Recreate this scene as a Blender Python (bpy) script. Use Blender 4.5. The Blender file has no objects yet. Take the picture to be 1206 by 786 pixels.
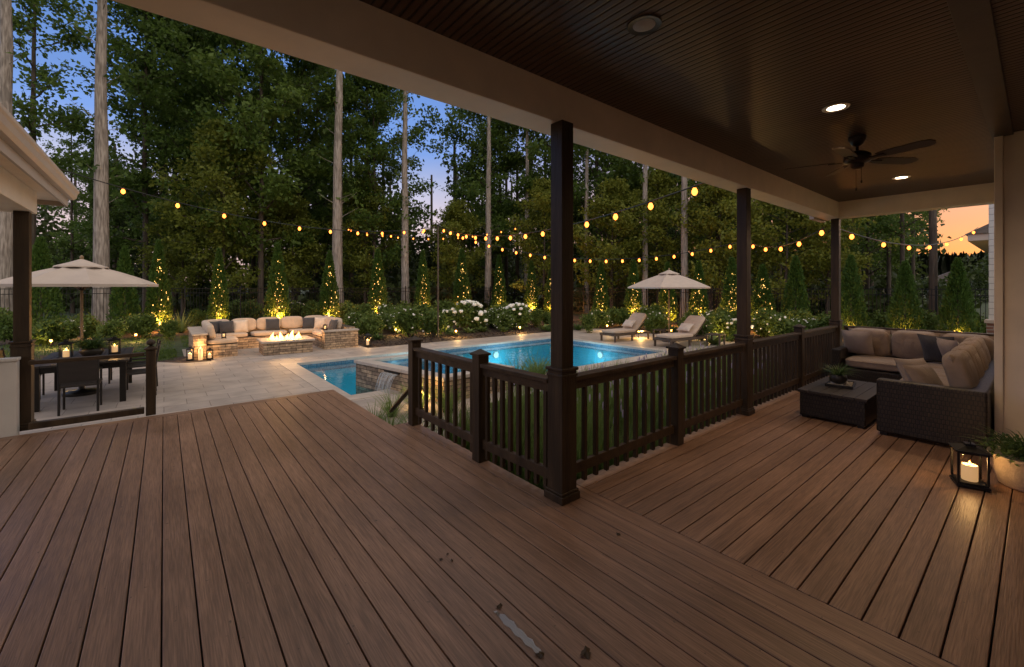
import bpy, bmesh, math, random
import numpy as np
from mathutils import Vector, Matrix, noise
R = math.radians
rnd = random.Random(11)
S = bpy.context.scene
COL = S.collection
# ------------------------------------------------------------------ camera model (used to survey the place)
CAMH, FPX, CX, HY = 1.65, 505.0, 603.0, 338.0
ANG = R(39.07)
FW = Vector((math.sin(ANG), math.cos(ANG), 0)); RT = Vector((math.cos(ANG), -math.sin(ANG), 0))
GZ = -0.36                                     # patio level
def at_depth(px, d, z=GZ):                     # surveyed point: bearing px, depth d
    a = (px - CX) / FPX
    p = FW * d + RT * (a * d); return Vector((p.x, p.y, z))
def bearing(x, y):
    d = x*FW.x + y*FW.y; l = x*RT.x + y*RT.y
    return CX + FPX*l/max(d, .1)
def ground(px, py, z=GZ):
    return at_depth(px, (CAMH - z) * FPX / (py - HY), z)
# ------------------------------------------------------------------ mesh builder
class MB:
    def __init__(s): s.v = []; s.f = []; s.mi = []
    def add(s, vs, fs, mi=0, M=None):
        o = len(s.v)
        if M is not None: vs = [M @ Vector(v) for v in vs]
        s.v += [tuple(v) for v in vs]; s.f += [tuple(i+o for i in f) for f in fs]; s.mi += [mi]*len(fs); return s
    def box(s, x0, x1, y0, y1, z0, z1, mi=0, M=None):
        vs = [(x0,y0,z0),(x1,y0,z0),(x1,y1,z0),(x0,y1,z0),(x0,y0,z1),(x1,y0,z1),(x1,y1,z1),(x0,y1,z1)]
        return s.add(vs, [(0,3,2,1),(4,5,6,7),(0,1,5,4),(1,2,6,5),(2,3,7,6),(3,0,4,7)], mi, M)
    def cbox(s, c, sz, mi=0, rz=0):
        M = Matrix.Translation(c) @ Matrix.Rotation(rz, 4, 'Z')
        x, y, z = sz[0]/2, sz[1]/2, sz[2]/2
        return s.box(-x, x, -y, y, -z, z, mi, M)
    def tube(s, pts, rs, n=8, mi=0, cap=True):
        pts = [Vector(p) for p in pts]
        if not hasattr(rs, '__len__'): rs = [rs]*len(pts)
        o = len(s.v); up = Vector((0,0,1)); prev = None
        for i, p in enumerate(pts):
            t = (pts[min(i+1, len(pts)-1)] - pts[max(i-1, 0)]).normalized()
            if prev is None:
                a = Vector((1,0,0)) if abs(t.z) > .9 else up
                u = t.cross(a).normalized()
            else:
                u = (prev - t*prev.dot(t)).normalized()
            prev = u; w = t.cross(u)
            for k in range(n):
                q = 2*math.pi*k/n
                s.v.append(tuple(p + (u*math.cos(q) + w*math.sin(q))*rs[i]))
        for i in range(len(pts)-1):
            for k in range(n):
                k2 = (k+1) % n
                s.f.append((o+i*n+k, o+i*n+k2, o+(i+1)*n+k2, o+(i+1)*n+k)); s.mi.append(mi)
        if cap:
            s.f.append(tuple(o+k for k in range(n))[::-1]); s.mi.append(mi)
            e = o+(len(pts)-1)*n
            s.f.append(tuple(e+k for k in range(n))); s.mi.append(mi)
        return s
    def lathe(s, prof, n=20, mi=0, M=None, c=(0,0,0)):
        vs = []; fs = []
        for r, z in prof:
            for k in range(n):
                q = 2*math.pi*k/n; vs.append((c[0]+r*math.cos(q), c[1]+r*math.sin(q), c[2]+z))
        for i in range(len(prof)-1):
            for k in range(n):
                k2 = (k+1) % n; fs.append((i*n+k, i*n+k2, (i+1)*n+k2, (i+1)*n+k))
        fs.append(tuple(range(n))[::-1]); e = (len(prof)-1)*n; fs.append(tuple(e+k for k in range(n)))
        return s.add(vs, fs, mi, M)
    def poly(s, pts, z0, z1, mi=0):
        n = len(pts)
        vs = [(p[0],p[1],z0) for p in pts] + [(p[0],p[1],z1) for p in pts]
        fs = [tuple(range(n))[::-1], tuple(range(n,2*n))] + [(i,(i+1)%n,n+(i+1)%n,n+i) for i in range(n)]
        return s.add(vs, fs, mi)
    def ball(s, w, d, h, k=4, n=8, M=None, mi=0, pinch=0.0):      # rounded, slightly crowned box
        vs = []; fs = []; idx = {}
        def V(p):
            key = tuple(round(c, 5) for c in p)
            if key in idx: return idx[key]
            m = max(abs(c) for c in p); L = sum(abs(c)**k for c in p)**(1/k)
            q = [c*m/L for c in p]
            if pinch:
                e = 1 - pinch*(1-(1-p[0]**2)**.5 if abs(p[0])<1 else 1)*1.0
                f = 1 - pinch*(1-(1-p[1]**2)**.5 if abs(p[1])<1 else 1)*1.0
                q[2] *= e*f
            vs.append((q[0]*w/2, q[1]*d/2, q[2]*h/2)); idx[key] = len(vs)-1; return len(vs)-1
        g = [-1 + 2*i/n for i in range(n+1)]
        for ax in range(3):
            for sg in (-1, 1):
                for i in range(n):
                    for j in range(n):
                        c = []
                        for a, b in ((g[i],g[j]),(g[i+1],g[j]),(g[i+1],g[j+1]),(g[i],g[j+1])):
                            p = [0,0,0]; p[ax] = sg; p[(ax+1)%3] = a; p[(ax+2)%3] = b; c.append(V(p))
                        fs.append(tuple(c) if sg > 0 else tuple(c[::-1]))
        return s.add(vs, fs, mi, M)
    def pillow(s, w, h, t, n=10, M=None, mi=0):                   # throw pillow lying in XZ, thickness along Y
        vs = []; fs = []
        for sg in (-1, 1):
            o = len(vs)
            for i in range(n+1):
                for j in range(n+1):
                    u = -1+2*i/n; v = -1+2*j/n
                    th = t/2*(max(0,1-abs(u)**3)**.6)*(max(0,1-abs(v)**3)**.6)
                    pin = 1 - .07*(1-u*u) ; pin2 = 1 - .07*(1-v*v)
                    vs.append((u*w/2*pin2, sg*th, v*h/2*pin))
            for i in range(n):
                for j in range(n):
                    a = o+i*(n+1)+j; q = (a, a+n+1, a+n+2, a+1)
                    fs.append(q if sg < 0 else q[::-1])
        return s.add(vs, fs, mi, M)
    def build(s, name, mats, parent=None, loc=None, smooth=False, bevel=0, rz=0, merge=False):
        me = bpy.data.meshes.new(name); me.from_pydata(s.v, [], s.f)
        if not isinstance(mats, (list, tuple)): mats = [mats]
        for m in mats: me.materials.append(m)
        if len(mats) > 1: me.polygons.foreach_set('material_index', s.mi)
        if merge:
            bm = bmesh.new(); bm.from_mesh(me); bmesh.ops.remove_doubles(bm, verts=bm.verts, dist=1e-4); bm.to_mesh(me); bm.free()
        me.update()
        if smooth:
            me.shade_smooth(); me.set_sharp_from_angle(angle=R(smooth if smooth is not True else 45))
        o = bpy.data.objects.new(name, me); COL.objects.link(o)
        if parent: o.parent = parent
        if loc is not None: o.location = loc
        o.rotation_euler.z = rz
        if bevel:
            b = o.modifiers.new('bevel', 'BEVEL'); b.width = bevel; b.segments = 2; b.limit_method = 'ANGLE'
        return o
def tag(o, label=None, cat=None, group=None, kind=None):
    if label: o['label'] = label
    if cat: o['category'] = cat
    if group: o['group'] = group
    if kind: o['kind'] = kind
    return o
def thing(name, label, cat, loc=(0,0,0), rz=0, group=None):
    o = bpy.data.objects.new(name, None); COL.objects.link(o); o.empty_display_size = .1
    o.location = loc; o.rotation_euler.z = rz
    return tag(o, label, cat, group)
def copy_tree(o, loc=None, rz=None, sc=None, label=None, group=None, parent=None):
    c = o.copy(); COL.objects.link(c)
    if parent: c.parent = parent
    if loc is not None: c.location = loc
    if rz is not None: c.rotation_euler.z = rz
    if sc is not None: c.scale = sc if hasattr(sc, '__len__') else (sc, sc, sc)
    if label: c['label'] = label
    if group: c['group'] = group
    for ch in [x for x in o.children]: copy_tree(ch, parent=c)
    return c
def lamp(kind, loc, energy, color, size=.05, parent=None, spot=None, blend=.6, rot=None):
    l = bpy.data.lights.new('lamp_light', kind); l.energy = energy; l.color = color
    if kind in ('POINT','SPOT'): l.shadow_soft_size = size
    if kind == 'SPOT': l.spot_size = R(spot); l.spot_blend = blend
    o = bpy.data.objects.new('lamp_light', l); COL.objects.link(o); o.location = loc
    if rot: o.rotation_euler = rot
    if parent: o.parent = parent
    return o
# ------------------------------------------------------------------ materials
def nm(name):
    m = bpy.data.materials.new(name); m.use_nodes = True
    t = m.node_tree; b = t.nodes['Principled BSDF']; return m, t, b
def N(t, ty, **k):
    n = t.nodes.new(ty)
    for a, v in k.items(): setattr(n, a, v)
    return n
def L(t, a, b): t.links.new(a, b)
def mathn(t, op, a, b=None):
    n = N(t, 'ShaderNodeMath', operation=op)
    for i, x in enumerate((a, b)):
        if x is None: continue
        if isinstance(x, (int, float)): n.inputs[i].default_value = x
        else: L(t, x, n.inputs[i])
    return n.outputs[0]
def mixc(t, fac, a, b, blend='MIX'):
    n = N(t, 'ShaderNodeMix', data_type='RGBA', blend_type=blend)
    for s, x in ((n.inputs[0], fac), (n.inputs[6], a), (n.inputs[7], b)):
        if isinstance(x, (int, float)): s.default_value = x
        elif isinstance(x, tuple): s.default_value = (*x, 1)
        else: L(t, x, s)
    return n.outputs[2]
def coords(t, scale=(1,1,1), kind='Object'):
    tc = N(t, 'ShaderNodeTexCoord'); mp = N(t, 'ShaderNodeMapping'); mp.inputs[3].default_value = scale
    L(t, tc.outputs[kind], mp.inputs[0]); return mp.outputs[0]
def bumpn(t, b, h, strength, dist=.01):
    n = N(t, 'ShaderNodeBump'); n.inputs['Strength'].default_value = strength; n.inputs['Distance'].default_value = dist
    L(t, h, n.inputs['Height']); L(t, n.outputs[0], b.inputs['Normal']); return n
def mat(name, c, rough=.55, var=.18, scale=6, bump=.15, bscale=60, metal=0, stretch=(1,1,1), spec=.5, sheen=0, c2=None, wrinkle=0):
    m, t, b = nm(name)
    v = coords(t, stretch)
    n1 = N(t, 'ShaderNodeTexNoise'); n1.inputs['Scale'].default_value = scale; n1.inputs['Detail'].default_value = 5; L(t, v, n1.inputs['Vector'])
    n2 = N(t, 'ShaderNodeTexNoise'); n2.inputs['Scale'].default_value = bscale; n2.inputs['Detail'].default_value = 3; L(t, v, n2.inputs['Vector'])
    lo = tuple(x*(1-var) for x in c); hi = c2 or tuple(min(1, x*(1+var)) for x in c)
    mr = N(t, 'ShaderNodeMapRange'); mr.inputs[1].default_value = .3; mr.inputs[2].default_value = .7; L(t, n1.outputs[0], mr.inputs[0])
    L(t, mixc(t, mr.outputs[0], lo, hi), b.inputs['Base Color'])
    b.inputs['Roughness'].default_value = rough; b.inputs['Metallic'].default_value = metal; b.inputs['Specular IOR Level'].default_value = spec
    if sheen: b.inputs['Sheen Weight'].default_value = sheen
    if bump:
        nb = bumpn(t, b, n2.outputs[0], bump)
        if wrinkle:
            n3 = N(t, 'ShaderNodeTexNoise'); n3.inputs['Scale'].default_value = 6.5; n3.inputs['Detail'].default_value = 3; n3.inputs['Distortion'].default_value = 1.2; L(t, coords(t, (1,1,.5)), n3.inputs['Vector'])
            b2 = N(t, 'ShaderNodeBump'); b2.inputs['Strength'].default_value = wrinkle; b2.inputs['Distance'].default_value = .035; L(t, n3.outputs[0], b2.inputs['Height']); L(t, b2.outputs[0], nb.inputs['Normal'])
    return m
def emit(name, c, s):
    m, t, b = nm(name); b.inputs['Base Color'].default_value = (*c, 1)
    b.inputs['Emission Color'].default_value = (*c, 1); b.inputs['Emission Strength'].default_value = s; return m
def deckmat(name, along):            # composite decking: grooved grain along the boards
    m, t, b = nm(name)
    st = (1, .04, 1) if along == 'Y' else (.04, 1, 1)
    v = coords(t, st)
    geo = N(t, 'ShaderNodeNewGeometry')
    comb = N(t, 'ShaderNodeVectorMath', operation='ADD'); L(t, v, comb.inputs[0])
    off = N(t, 'ShaderNodeCombineXYZ'); L(t, mathn(t, 'MULTIPLY', geo.outputs['Random Per Island'], 37.0), off.inputs[2]); L(t, off.outputs[0], comb.inputs[1])
    n1 = N(t, 'ShaderNodeTexNoise'); n1.inputs['Scale'].default_value = 22; n1.inputs['Detail'].default_value = 6; n1.inputs['Roughness'].default_value = .65; L(t, comb.outputs[0], n1.inputs['Vector'])
    n2 = N(t, 'ShaderNodeTexNoise'); n2.inputs['Scale'].default_value = 160; n2.inputs['Detail'].default_value = 3; L(t, comb.outputs[0], n2.inputs['Vector'])
    cr = N(t, 'ShaderNodeValToRGB'); e = cr.color_ramp.elements
    e[0].position = .3; e[0].color = (.215, .118, .072, 1); e[1].position = .75; e[1].color = (.370, .214, .135, 1)
    x = e.new(.5); x.color = (.292, .166, .102, 1)
    L(t, n1.outputs[0], cr.inputs[0])
    fine = N(t, 'ShaderNodeMapRange'); fine.inputs[1].default_value = .35; fine.inputs[2].default_value = .65; fine.inputs[3].default_value = .72; fine.inputs[4].default_value = 1.15; L(t, n2.outputs[0], fine.inputs[0])
    tint = N(t, 'ShaderNodeMapRange'); tint.inputs[3].default_value = .88; tint.inputs[4].default_value = 1.1; L(t, geo.outputs['Random Per Island'], tint.inputs[0])
    big = N(t, 'ShaderNodeTexNoise'); big.inputs['Scale'].default_value = 1.3; big.inputs['Detail'].default_value = 4; L(t, coords(t), big.inputs['Vector'])
    bm_ = N(t, 'ShaderNodeMapRange'); bm_.inputs[1].default_value = .3; bm_.inputs[2].default_value = .7; bm_.inputs[3].default_value = .82; bm_.inputs[4].default_value = 1.12; L(t, big.outputs[0], bm_.inputs[0])
    f = mathn(t, 'MULTIPLY', mathn(t, 'MULTIPLY', fine.outputs[0], tint.outputs[0]), bm_.outputs[0])
    sc = N(t, 'ShaderNodeVectorMath', operation='SCALE'); L(t, cr.outputs[0], sc.inputs[0]); L(t, f, sc.inputs['Scale'])
    sp_ = N(t, 'ShaderNodeTexNoise'); sp_.inputs['Scale'].default_value = 34; sp_.inputs['Detail'].default_value = 2; L(t, coords(t), sp_.inputs['Vector'])
    s2 = N(t, 'ShaderNodeMapRange'); s2.inputs[1].default_value = .70; s2.inputs[2].default_value = .76; s2.inputs[4].default_value = .75; L(t, sp_.outputs[0], s2.inputs[0])
    L(t, mixc(t, s2.outputs[0], sc.outputs[0], (.05,.033,.024)), b.inputs['Base Color'])
    rr = N(t, 'ShaderNodeMapRange'); rr.inputs[3].default_value = .30; rr.inputs[4].default_value = .52; L(t, big.outputs[0], rr.inputs[0]); L(t, rr.outputs[0], b.inputs['Roughness'])
    bumpn(t, b, n2.outputs[0], .35, .004)
    return m
def brickmat(name, c1, c2, mort, w, h, msize, rough=.7, flat=False, bump=.5, var=.3, offs=.5, nscale=9):
    m, t, b = nm(name)
    tc = N(t, 'ShaderNodeTexCoord'); sx = N(t, 'ShaderNodeSeparateXYZ'); L(t, tc.outputs['Object'], sx.inputs[0])
    cb = N(t, 'ShaderNodeCombineXYZ')
    if flat: L(t, sx.outputs[0], cb.inputs[0]); L(t, sx.outputs[1], cb.inputs[1])
    else: L(t, mathn(t, 'ADD', sx.outputs[0], sx.outputs[1]), cb.inputs[0]); L(t, sx.outputs[2], cb.inputs[1])
    br = N(t, 'ShaderNodeTexBrick'); br.offset = offs; br.inputs['Scale'].default_value = 1
    br.inputs['Brick Width'].default_value = w; br.inputs['Row Height'].default_value = h; br.inputs['Mortar Size'].default_value = msize
    br.inputs['Color1'].default_value = (*c1, 1); br.inputs['Color2'].default_value = (*c2, 1); br.inputs['Mortar'].default_value = (*mort, 1)
    br.inputs['Mortar Smooth'].default_value = .2; br.inputs['Bias'].default_value = 0
    L(t, cb.outputs[0], br.inputs['Vector'])
    n1 = N(t, 'ShaderNodeTexNoise'); n1.inputs['Scale'].default_value = nscale; n1.inputs['Detail'].default_value = 6; L(t, tc.outputs['Object'], n1.inputs['Vector'])
    mr = N(t, 'ShaderNodeMapRange'); mr.inputs[1].default_value = .3; mr.inputs[2].default_value = .7; mr.inputs[3].default_value = 1-var; mr.inputs[4].default_value = 1+var; L(t, n1.outputs[0], mr.inputs[0])
    sc = N(t, 'ShaderNodeVectorMath', operation='SCALE'); L(t, br.outputs['Color'], sc.inputs[0]); L(t, mr.outputs[0], sc.inputs['Scale'])
    L(t, sc.outputs[0], b.inputs['Base Color']); b.inputs['Roughness'].default_value = rough
    hh = mathn(t, 'ADD', mathn(t, 'MULTIPLY', mathn(t, 'SUBTRACT', 1.0, br.outputs['Fac']), 1.0), mathn(t, 'MULTIPLY', n1.outputs[0], .4))
    bumpn(t, b, hh, bump, .01)
    return m
def leafmat(name, dark, light, trans=.35, rough=.5):
    m, t, b = nm(name); t.nodes.remove(b)
    geo = N(t, 'ShaderNodeNewGeometry'); oi = N(t, 'ShaderNodeObjectInfo')
    n1 = N(t, 'ShaderNodeTexNoise'); n1.inputs['Scale'].default_value = .45; L(t, coords(t), n1.inputs['Vector'])
    f = mathn(t, 'ADD', mathn(t, 'MULTIPLY', geo.outputs['Random Per Island'], .55), mathn(t, 'MULTIPLY', n1.outputs[0], .5))
    f = mathn(t, 'ADD', f, mathn(t, 'MULTIPLY', mathn(t, 'SUBTRACT', oi.outputs['Random'], .5), .35))
    c = mixc(t, f, dark, light)
    d = N(t, 'ShaderNodeBsdfPrincipled'); d.inputs['Roughness'].default_value = rough; L(t, c, d.inputs['Base Color']); d.inputs['Specular IOR Level'].default_value = .3
    tr = N(t, 'ShaderNodeBsdfTranslucent'); L(t, mixc(t, .35, c, tuple(min(1, x*1.5) for x in light)), tr.inputs[0])
    mx = N(t, 'ShaderNodeMixShader'); mx.inputs[0].default_value = trans
    L(t, d.outputs[0], mx.inputs[1]); L(t, tr.outputs[0], mx.inputs[2]); L(t, mx.outputs[0], t.nodes['Material Output'].inputs[0])
    return m
def watermat(name, tint, wav=.25, scale=5.0, refl=1.0):
    m, t, b = nm(name); t.nodes.remove(b)
    n1 = N(t, 'ShaderNodeTexNoise'); n1.inputs['Scale'].default_value = scale; n1.inputs['Detail'].default_value = 2; n1.inputs['Distortion'].default_value = .6; L(t, coords(t), n1.inputs['Vector'])
    bp = N(t, 'ShaderNodeBump'); bp.inputs['Strength'].default_value = wav; bp.inputs['Distance'].default_value = .03; L(t, n1.outputs[0], bp.inputs['Height'])
    lw = N(t, 'ShaderNodeLayerWeight'); lw.inputs[0].default_value = .5; L(t, bp.outputs[0], lw.inputs['Normal'])
    fr = mathn(t, 'ADD', .02, mathn(t, 'MULTIPLY', mathn(t, 'POWER', lw.outputs['Facing'], 5.0), .98))
    tp = N(t, 'ShaderNodeBsdfTransparent'); tp.inputs[0].default_value = (*tint, 1)
    gl = N(t, 'ShaderNodeBsdfGlossy'); gl.inputs['Roughness'].default_value = .04; L(t, bp.outputs[0], gl.inputs['Normal'])
    mx = N(t, 'ShaderNodeMixShader'); L(t, mathn(t, 'MINIMUM', mathn(t, 'MULTIPLY', fr, refl), 1.0), mx.inputs[0]); L(t, tp.outputs[0], mx.inputs[1]); L(t, gl.outputs[0], mx.inputs[2])
    L(t, mx.outputs[0], t.nodes['Material Output'].inputs[0]); return m
def barkmat(name, c, c2):
    m, t, b = nm(name)
    v = coords(t, (1, 1, .12))
    n1 = N(t, 'ShaderNodeTexNoise'); n1.inputs['Scale'].default_value = 14; n1.inputs['Detail'].default_value = 6; L(t, v, n1.inputs['Vector'])
    n2 = N(t, 'ShaderNodeTexNoise'); n2.inputs['Scale'].default_value = 1.2; n2.inputs['Detail'].default_value = 4; L(t, coords(t, (1,1,.6)), n2.inputs['Vector'])
    mr = N(t, 'ShaderNodeMapRange'); mr.inputs[1].default_value = .35; mr.inputs[2].default_value = .65; L(t, n1.outputs[0], mr.inputs[0])
    c_ = mixc(t, mr.outputs[0], c2, c)
    r2 = N(t, 'ShaderNodeMapRange'); r2.inputs[1].default_value = .58; r2.inputs[2].default_value = .66; r2.inputs[4].default_value = .55; L(t, n2.outputs[0], r2.inputs[0])
    L(t, mixc(t, r2.outputs[0], c_, tuple(x*.35 for x in c)), b.inputs['Base Color']); b.inputs['Roughness'].default_value = .85
    bumpn(t, b, n1.outputs[0], .6, .03); return m

M = {}
M['deckY'] = deckmat('composite_deck_long', 'Y'); M['deckX'] = deckmat('composite_deck_cross', 'X')
M['under'] = mat('dark_joists', (.012,.010,.009), .9)
M['stain'] = mat('dark_stained_wood', (.043,.0265,.0135), .5, .45, 12, .35, 60, stretch=(1,1,.12), spec=.3)
M['stainH'] = mat('dark_stained_wood_rail', (.050,.031,.0165), .45, .4, 10, .3, 60, spec=.3)
M['cream'] = mat('cream_painted_wood', (.84,.73,.58), .5, .06, 4, .08, 70)
M['trimw'] = mat('white_trim', (.52,.455,.39), .5, .05, 3, .05, 80)
M['wall'] = mat('white_wall', (.62,.58,.53), .65, .06, 3, .15, 120)
M['gutter'] = mat('bronze_gutter', (.32,.27,.23), .4, .06, 3, .03, 60)
M['beadtrim'] = mat('dark_ceiling_trim', (.05,.034,.025), .4, .2, 6, .1)
M['dark'] = mat('dark_metal', (.018,.015,.013), .38, .2, 10, .05, 60, metal=.4)
M['black'] = mat('black_metal', (.012,.012,.012), .45, .2, 10, .05, 60, metal=.3)
M['bronze'] = mat('fan_bronze', (.035,.022,.016), .35, .2, 10, .05, metal=.6)
M['blade'] = mat('fan_blade', (.05,.03,.02), .4, .25, 8, .1, stretch=(.2,1,1))
M['cush'] = mat('tan_cushion', (.36,.27,.21), .85, .10, 9, .35, 320, sheen=.2, wrinkle=.4)
M['cush_dk'] = mat('charcoal_cushion', (.045,.045,.052), .85, .15, 9, .35, 320, sheen=.2, wrinkle=.4)
M['cush_br'] = mat('brown_cushion', (.27,.205,.160), .85, .14, 9, .35, 320, sheen=.2, wrinkle=.5)
M['sand'] = mat('beige_cushion', (.56,.43,.32), .85, .08, 8, .3, 300, sheen=.2, wrinkle=.4)
M['canvas'] = mat('umbrella_canvas', (.52,.43,.36), .8, .05, 5, .2, 260)
M['teak'] = mat('teak_frame', (.075,.05,.035), .5, .3, 9, .2, 50, stretch=(.2,1,1))
M['polewood'] = mat('umbrella_pole', (.26,.17,.09), .45, .2, 9, .1)
M['paver'] = brickmat('patio_pavers', (.45,.385,.335), (.37,.318,.28), (.20,.17,.15), .62, .42, .006, .6, True, .25, .16, .5, 3)
M['coping'] = brickmat('pool_coping', (.54,.47,.40), (.48,.41,.355), (.28,.24,.2), .6, 5, .006, .55, False, .15, .1, .5, 4)
M['stone'] = brickmat('stone_veneer', (.50,.355,.225), (.22,.155,.108), (.07,.055,.04), .31, .075, .006, .8, False, 1.0, .45, .5, 12)
M['stonecap'] = mat('stone_cap', (.47,.39,.32), .65, .15, 6, .3, 40)
M['wicker'] = brickmat('dark_wicker', (.034,.022,.015), (.018,.0115,.008), (.002,.0015,.001), .030, .048, .006, .45, False, 1.0, .3, .5, 30)
M['slat'] = mat('dark_table_top', (.028,.021,.017), .5, .25, 10, .2, 60, stretch=(.2,1,1))
M['tile'] = brickmat('waterline_tile', (.05,.13,.22), (.10,.22,.32), (.2,.25,.28), .05, .05, .003, .25, False, .2, .2, 0, 20)
M['plaster'] = mat('pool_plaster', (.085,.44,.55), .7, .10, 1.5, .1, 30)
M['water'] = watermat('pool_water', (.50,.86,.95), .16, 4.0)
M['fall'] = watermat('falling_water', (.90,.94,.95), .8, 26.0, 6.0)
_t = M['fall'].node_tree; _d = N(_t, 'ShaderNodeBsdfTranslucent'); _d.inputs[0].default_value = (.85,.9,.92,1); _d2 = N(_t, 'ShaderNodeBsdfDiffuse'); _d2.inputs[0].default_value = (.85,.9,.92,1)
_a = N(_t, 'ShaderNodeMixShader'); L(_t, _d.outputs[0], _a.inputs[1]); L(_t, _d2.outputs[0], _a.inputs[2]); _m = N(_t, 'ShaderNodeMixShader'); _m.inputs[0].default_value = .6
_o = _t.nodes['Material Output'].inputs[0]; _s = _o.links[0].from_socket; L(_t, _s, _m.inputs[1]); L(_t, _a.outputs[0], _m.inputs[2]); L(_t, _m.outputs[0], _o)
M['mulch'] = mat('dark_mulch', (.042,.026,.018), .95, .5, 40, 1.0, 60)
M['grass_g'] = mat('lawn_soil', (.035,.055,.018), .95, .4, 3, .8, 90)
M['blade_g'] = leafmat('grass_blades', (.035,.07,.012), (.11,.17,.035), .3)
M['tuft'] = leafmat('ornamental_grass', (.07,.13,.025), (.21,.29,.08), .4)
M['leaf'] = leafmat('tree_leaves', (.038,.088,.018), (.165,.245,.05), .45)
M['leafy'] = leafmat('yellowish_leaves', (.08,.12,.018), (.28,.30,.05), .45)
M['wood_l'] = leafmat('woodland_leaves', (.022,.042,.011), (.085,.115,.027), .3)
M['thuja'] = leafmat('evergreen_sprays', (.030,.072,.014), (.10,.18,.034), .28)
M['shrub'] = leafmat('shrub_leaves', (.045,.09,.015), (.16,.22,.05), .3)
M['hosta'] = leafmat('hosta_leaves', (.07,.12,.03), (.22,.28,.09), .3)
M['fern'] = leafmat('fern_leaves', (.03,.065,.015), (.10,.17,.045), .3)
M['white_fl'] = mat('white_flowers', (.85,.83,.76), .7, .06, 30, .5, 60)
M['lav'] = mat('lavender_flowers', (.45,.38,.52), .8, .1, 30)
M['bark'] = barkmat('pale_bark', (.42,.365,.325), (.17,.14,.12))
M['bark_d'] = barkmat('dark_bark', (.10,.078,.06), (.05,.038,.03))
M['bulb'] = emit('warm_bulb', (1.0, .24, .035), 3.6)
M['fairy'] = emit('fairy_light', (1.0, .55, .14), 2.6)
M['lens'] = emit('lamp_lens', (1.0, .45, .10), 5)
M['flame'] = emit('flame', (1.0, .42, .09), 6)
M['candle'] = mat('candle_wax', (.80,.62,.38), .5, .04, 5, .02)
_b = M['candle'].node_tree.nodes['Principled BSDF']; _b.inputs['Emission Color'].default_value = (1,.55,.22,1); _b.inputs['Emission Strength'].default_value = .32  # wax emits faintly, imitating flame light shining through it
M['can'] = emit('downlight_lens', (1.0, .80, .55), 9)
M['can_off'] = mat('unlit_lens', (.40,.33,.27), .4)
M['pool_lens'] = emit('pool_lens', (.75,.92,1.0), .25)
M['pot'] = mat('weathered_cream_pot', (.50,.40,.29), .75, .25, 7, .5, 40)
M['bowl'] = mat('dark_bowl', (.03,.024,.02), .4)
M['soil'] = mat('potting_soil', (.02,.014,.01), .95)
M['pebble'] = mat('pale_pebbles', (.42,.37,.30), .7, .4, 30, 1, 45)
M['roofs'] = mat('roof_shingle', (.075,.058,.05), .9, .3, 8, .6, 30)
M['siding'] = brickmat('white_siding', (.62,.60,.57), (.60,.58,.55), (.35,.33,.32), 20, .13, .008, .6, False, .3, .04)
M['brick'] = brickmat('red_brick', (.22,.10,.07), (.15,.07,.05), (.3,.27,.24), .21, .07, .01, .85, False, .5, .2)
M['hill'] = mat('far_woods', (.085,.095,.075), .95, .5, .06, 1, .4)  # distance haze lightened into the woods colour
M['gl'] = watermat('thin_glass', (.93,.93,.92), 0.0, 1, .8)
M['dryleaf'] = mat('dead_leaf', (.055,.032,.012), .7, .4, 40)
M['puddle'] = watermat('puddle_water', (.66,.64,.62), .05, 9, 4.5)
# beadboard ceiling
def bead():
    m, t, b = nm('beadboard_ceiling')
    tc = N(t, 'ShaderNodeTexCoord'); sx = N(t, 'ShaderNodeSeparateXYZ'); L(t, tc.outputs['Object'], sx.inputs[0])
    p = mathn(t, 'FRACT', mathn(t, 'DIVIDE', sx.outputs[0], .056))
    tri = mathn(t, 'ABSOLUTE', mathn(t, 'SUBTRACT', p, .5))
    g = N(t, 'ShaderNodeMapRange'); g.inputs[1].default_value = .30; g.inputs[2].default_value = .5; L(t, tri, g.inputs[0])
    n1 = N(t, 'ShaderNodeTexNoise'); n1.inputs['Scale'].default_value = 9; n1.inputs['Detail'].default_value = 5; L(t, coords(t, (1,.1,1)), n1.inputs['Vector'])
    c = mixc(t, n1.outputs[0], (.080,.046,.030), (.16,.094,.062))
    L(t, mixc(t, mathn(t, 'MULTIPLY', g.outputs[0], .95), c, (.006,.004,.003)), b.inputs['Base Color'])
    b.inputs['Roughness'].default_value = .40
    bumpn(t, b, mathn(t, 'SUBTRACT', 1.0, g.outputs[0]), 1.0, .012); return m
M['bead'] = bead()
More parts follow.
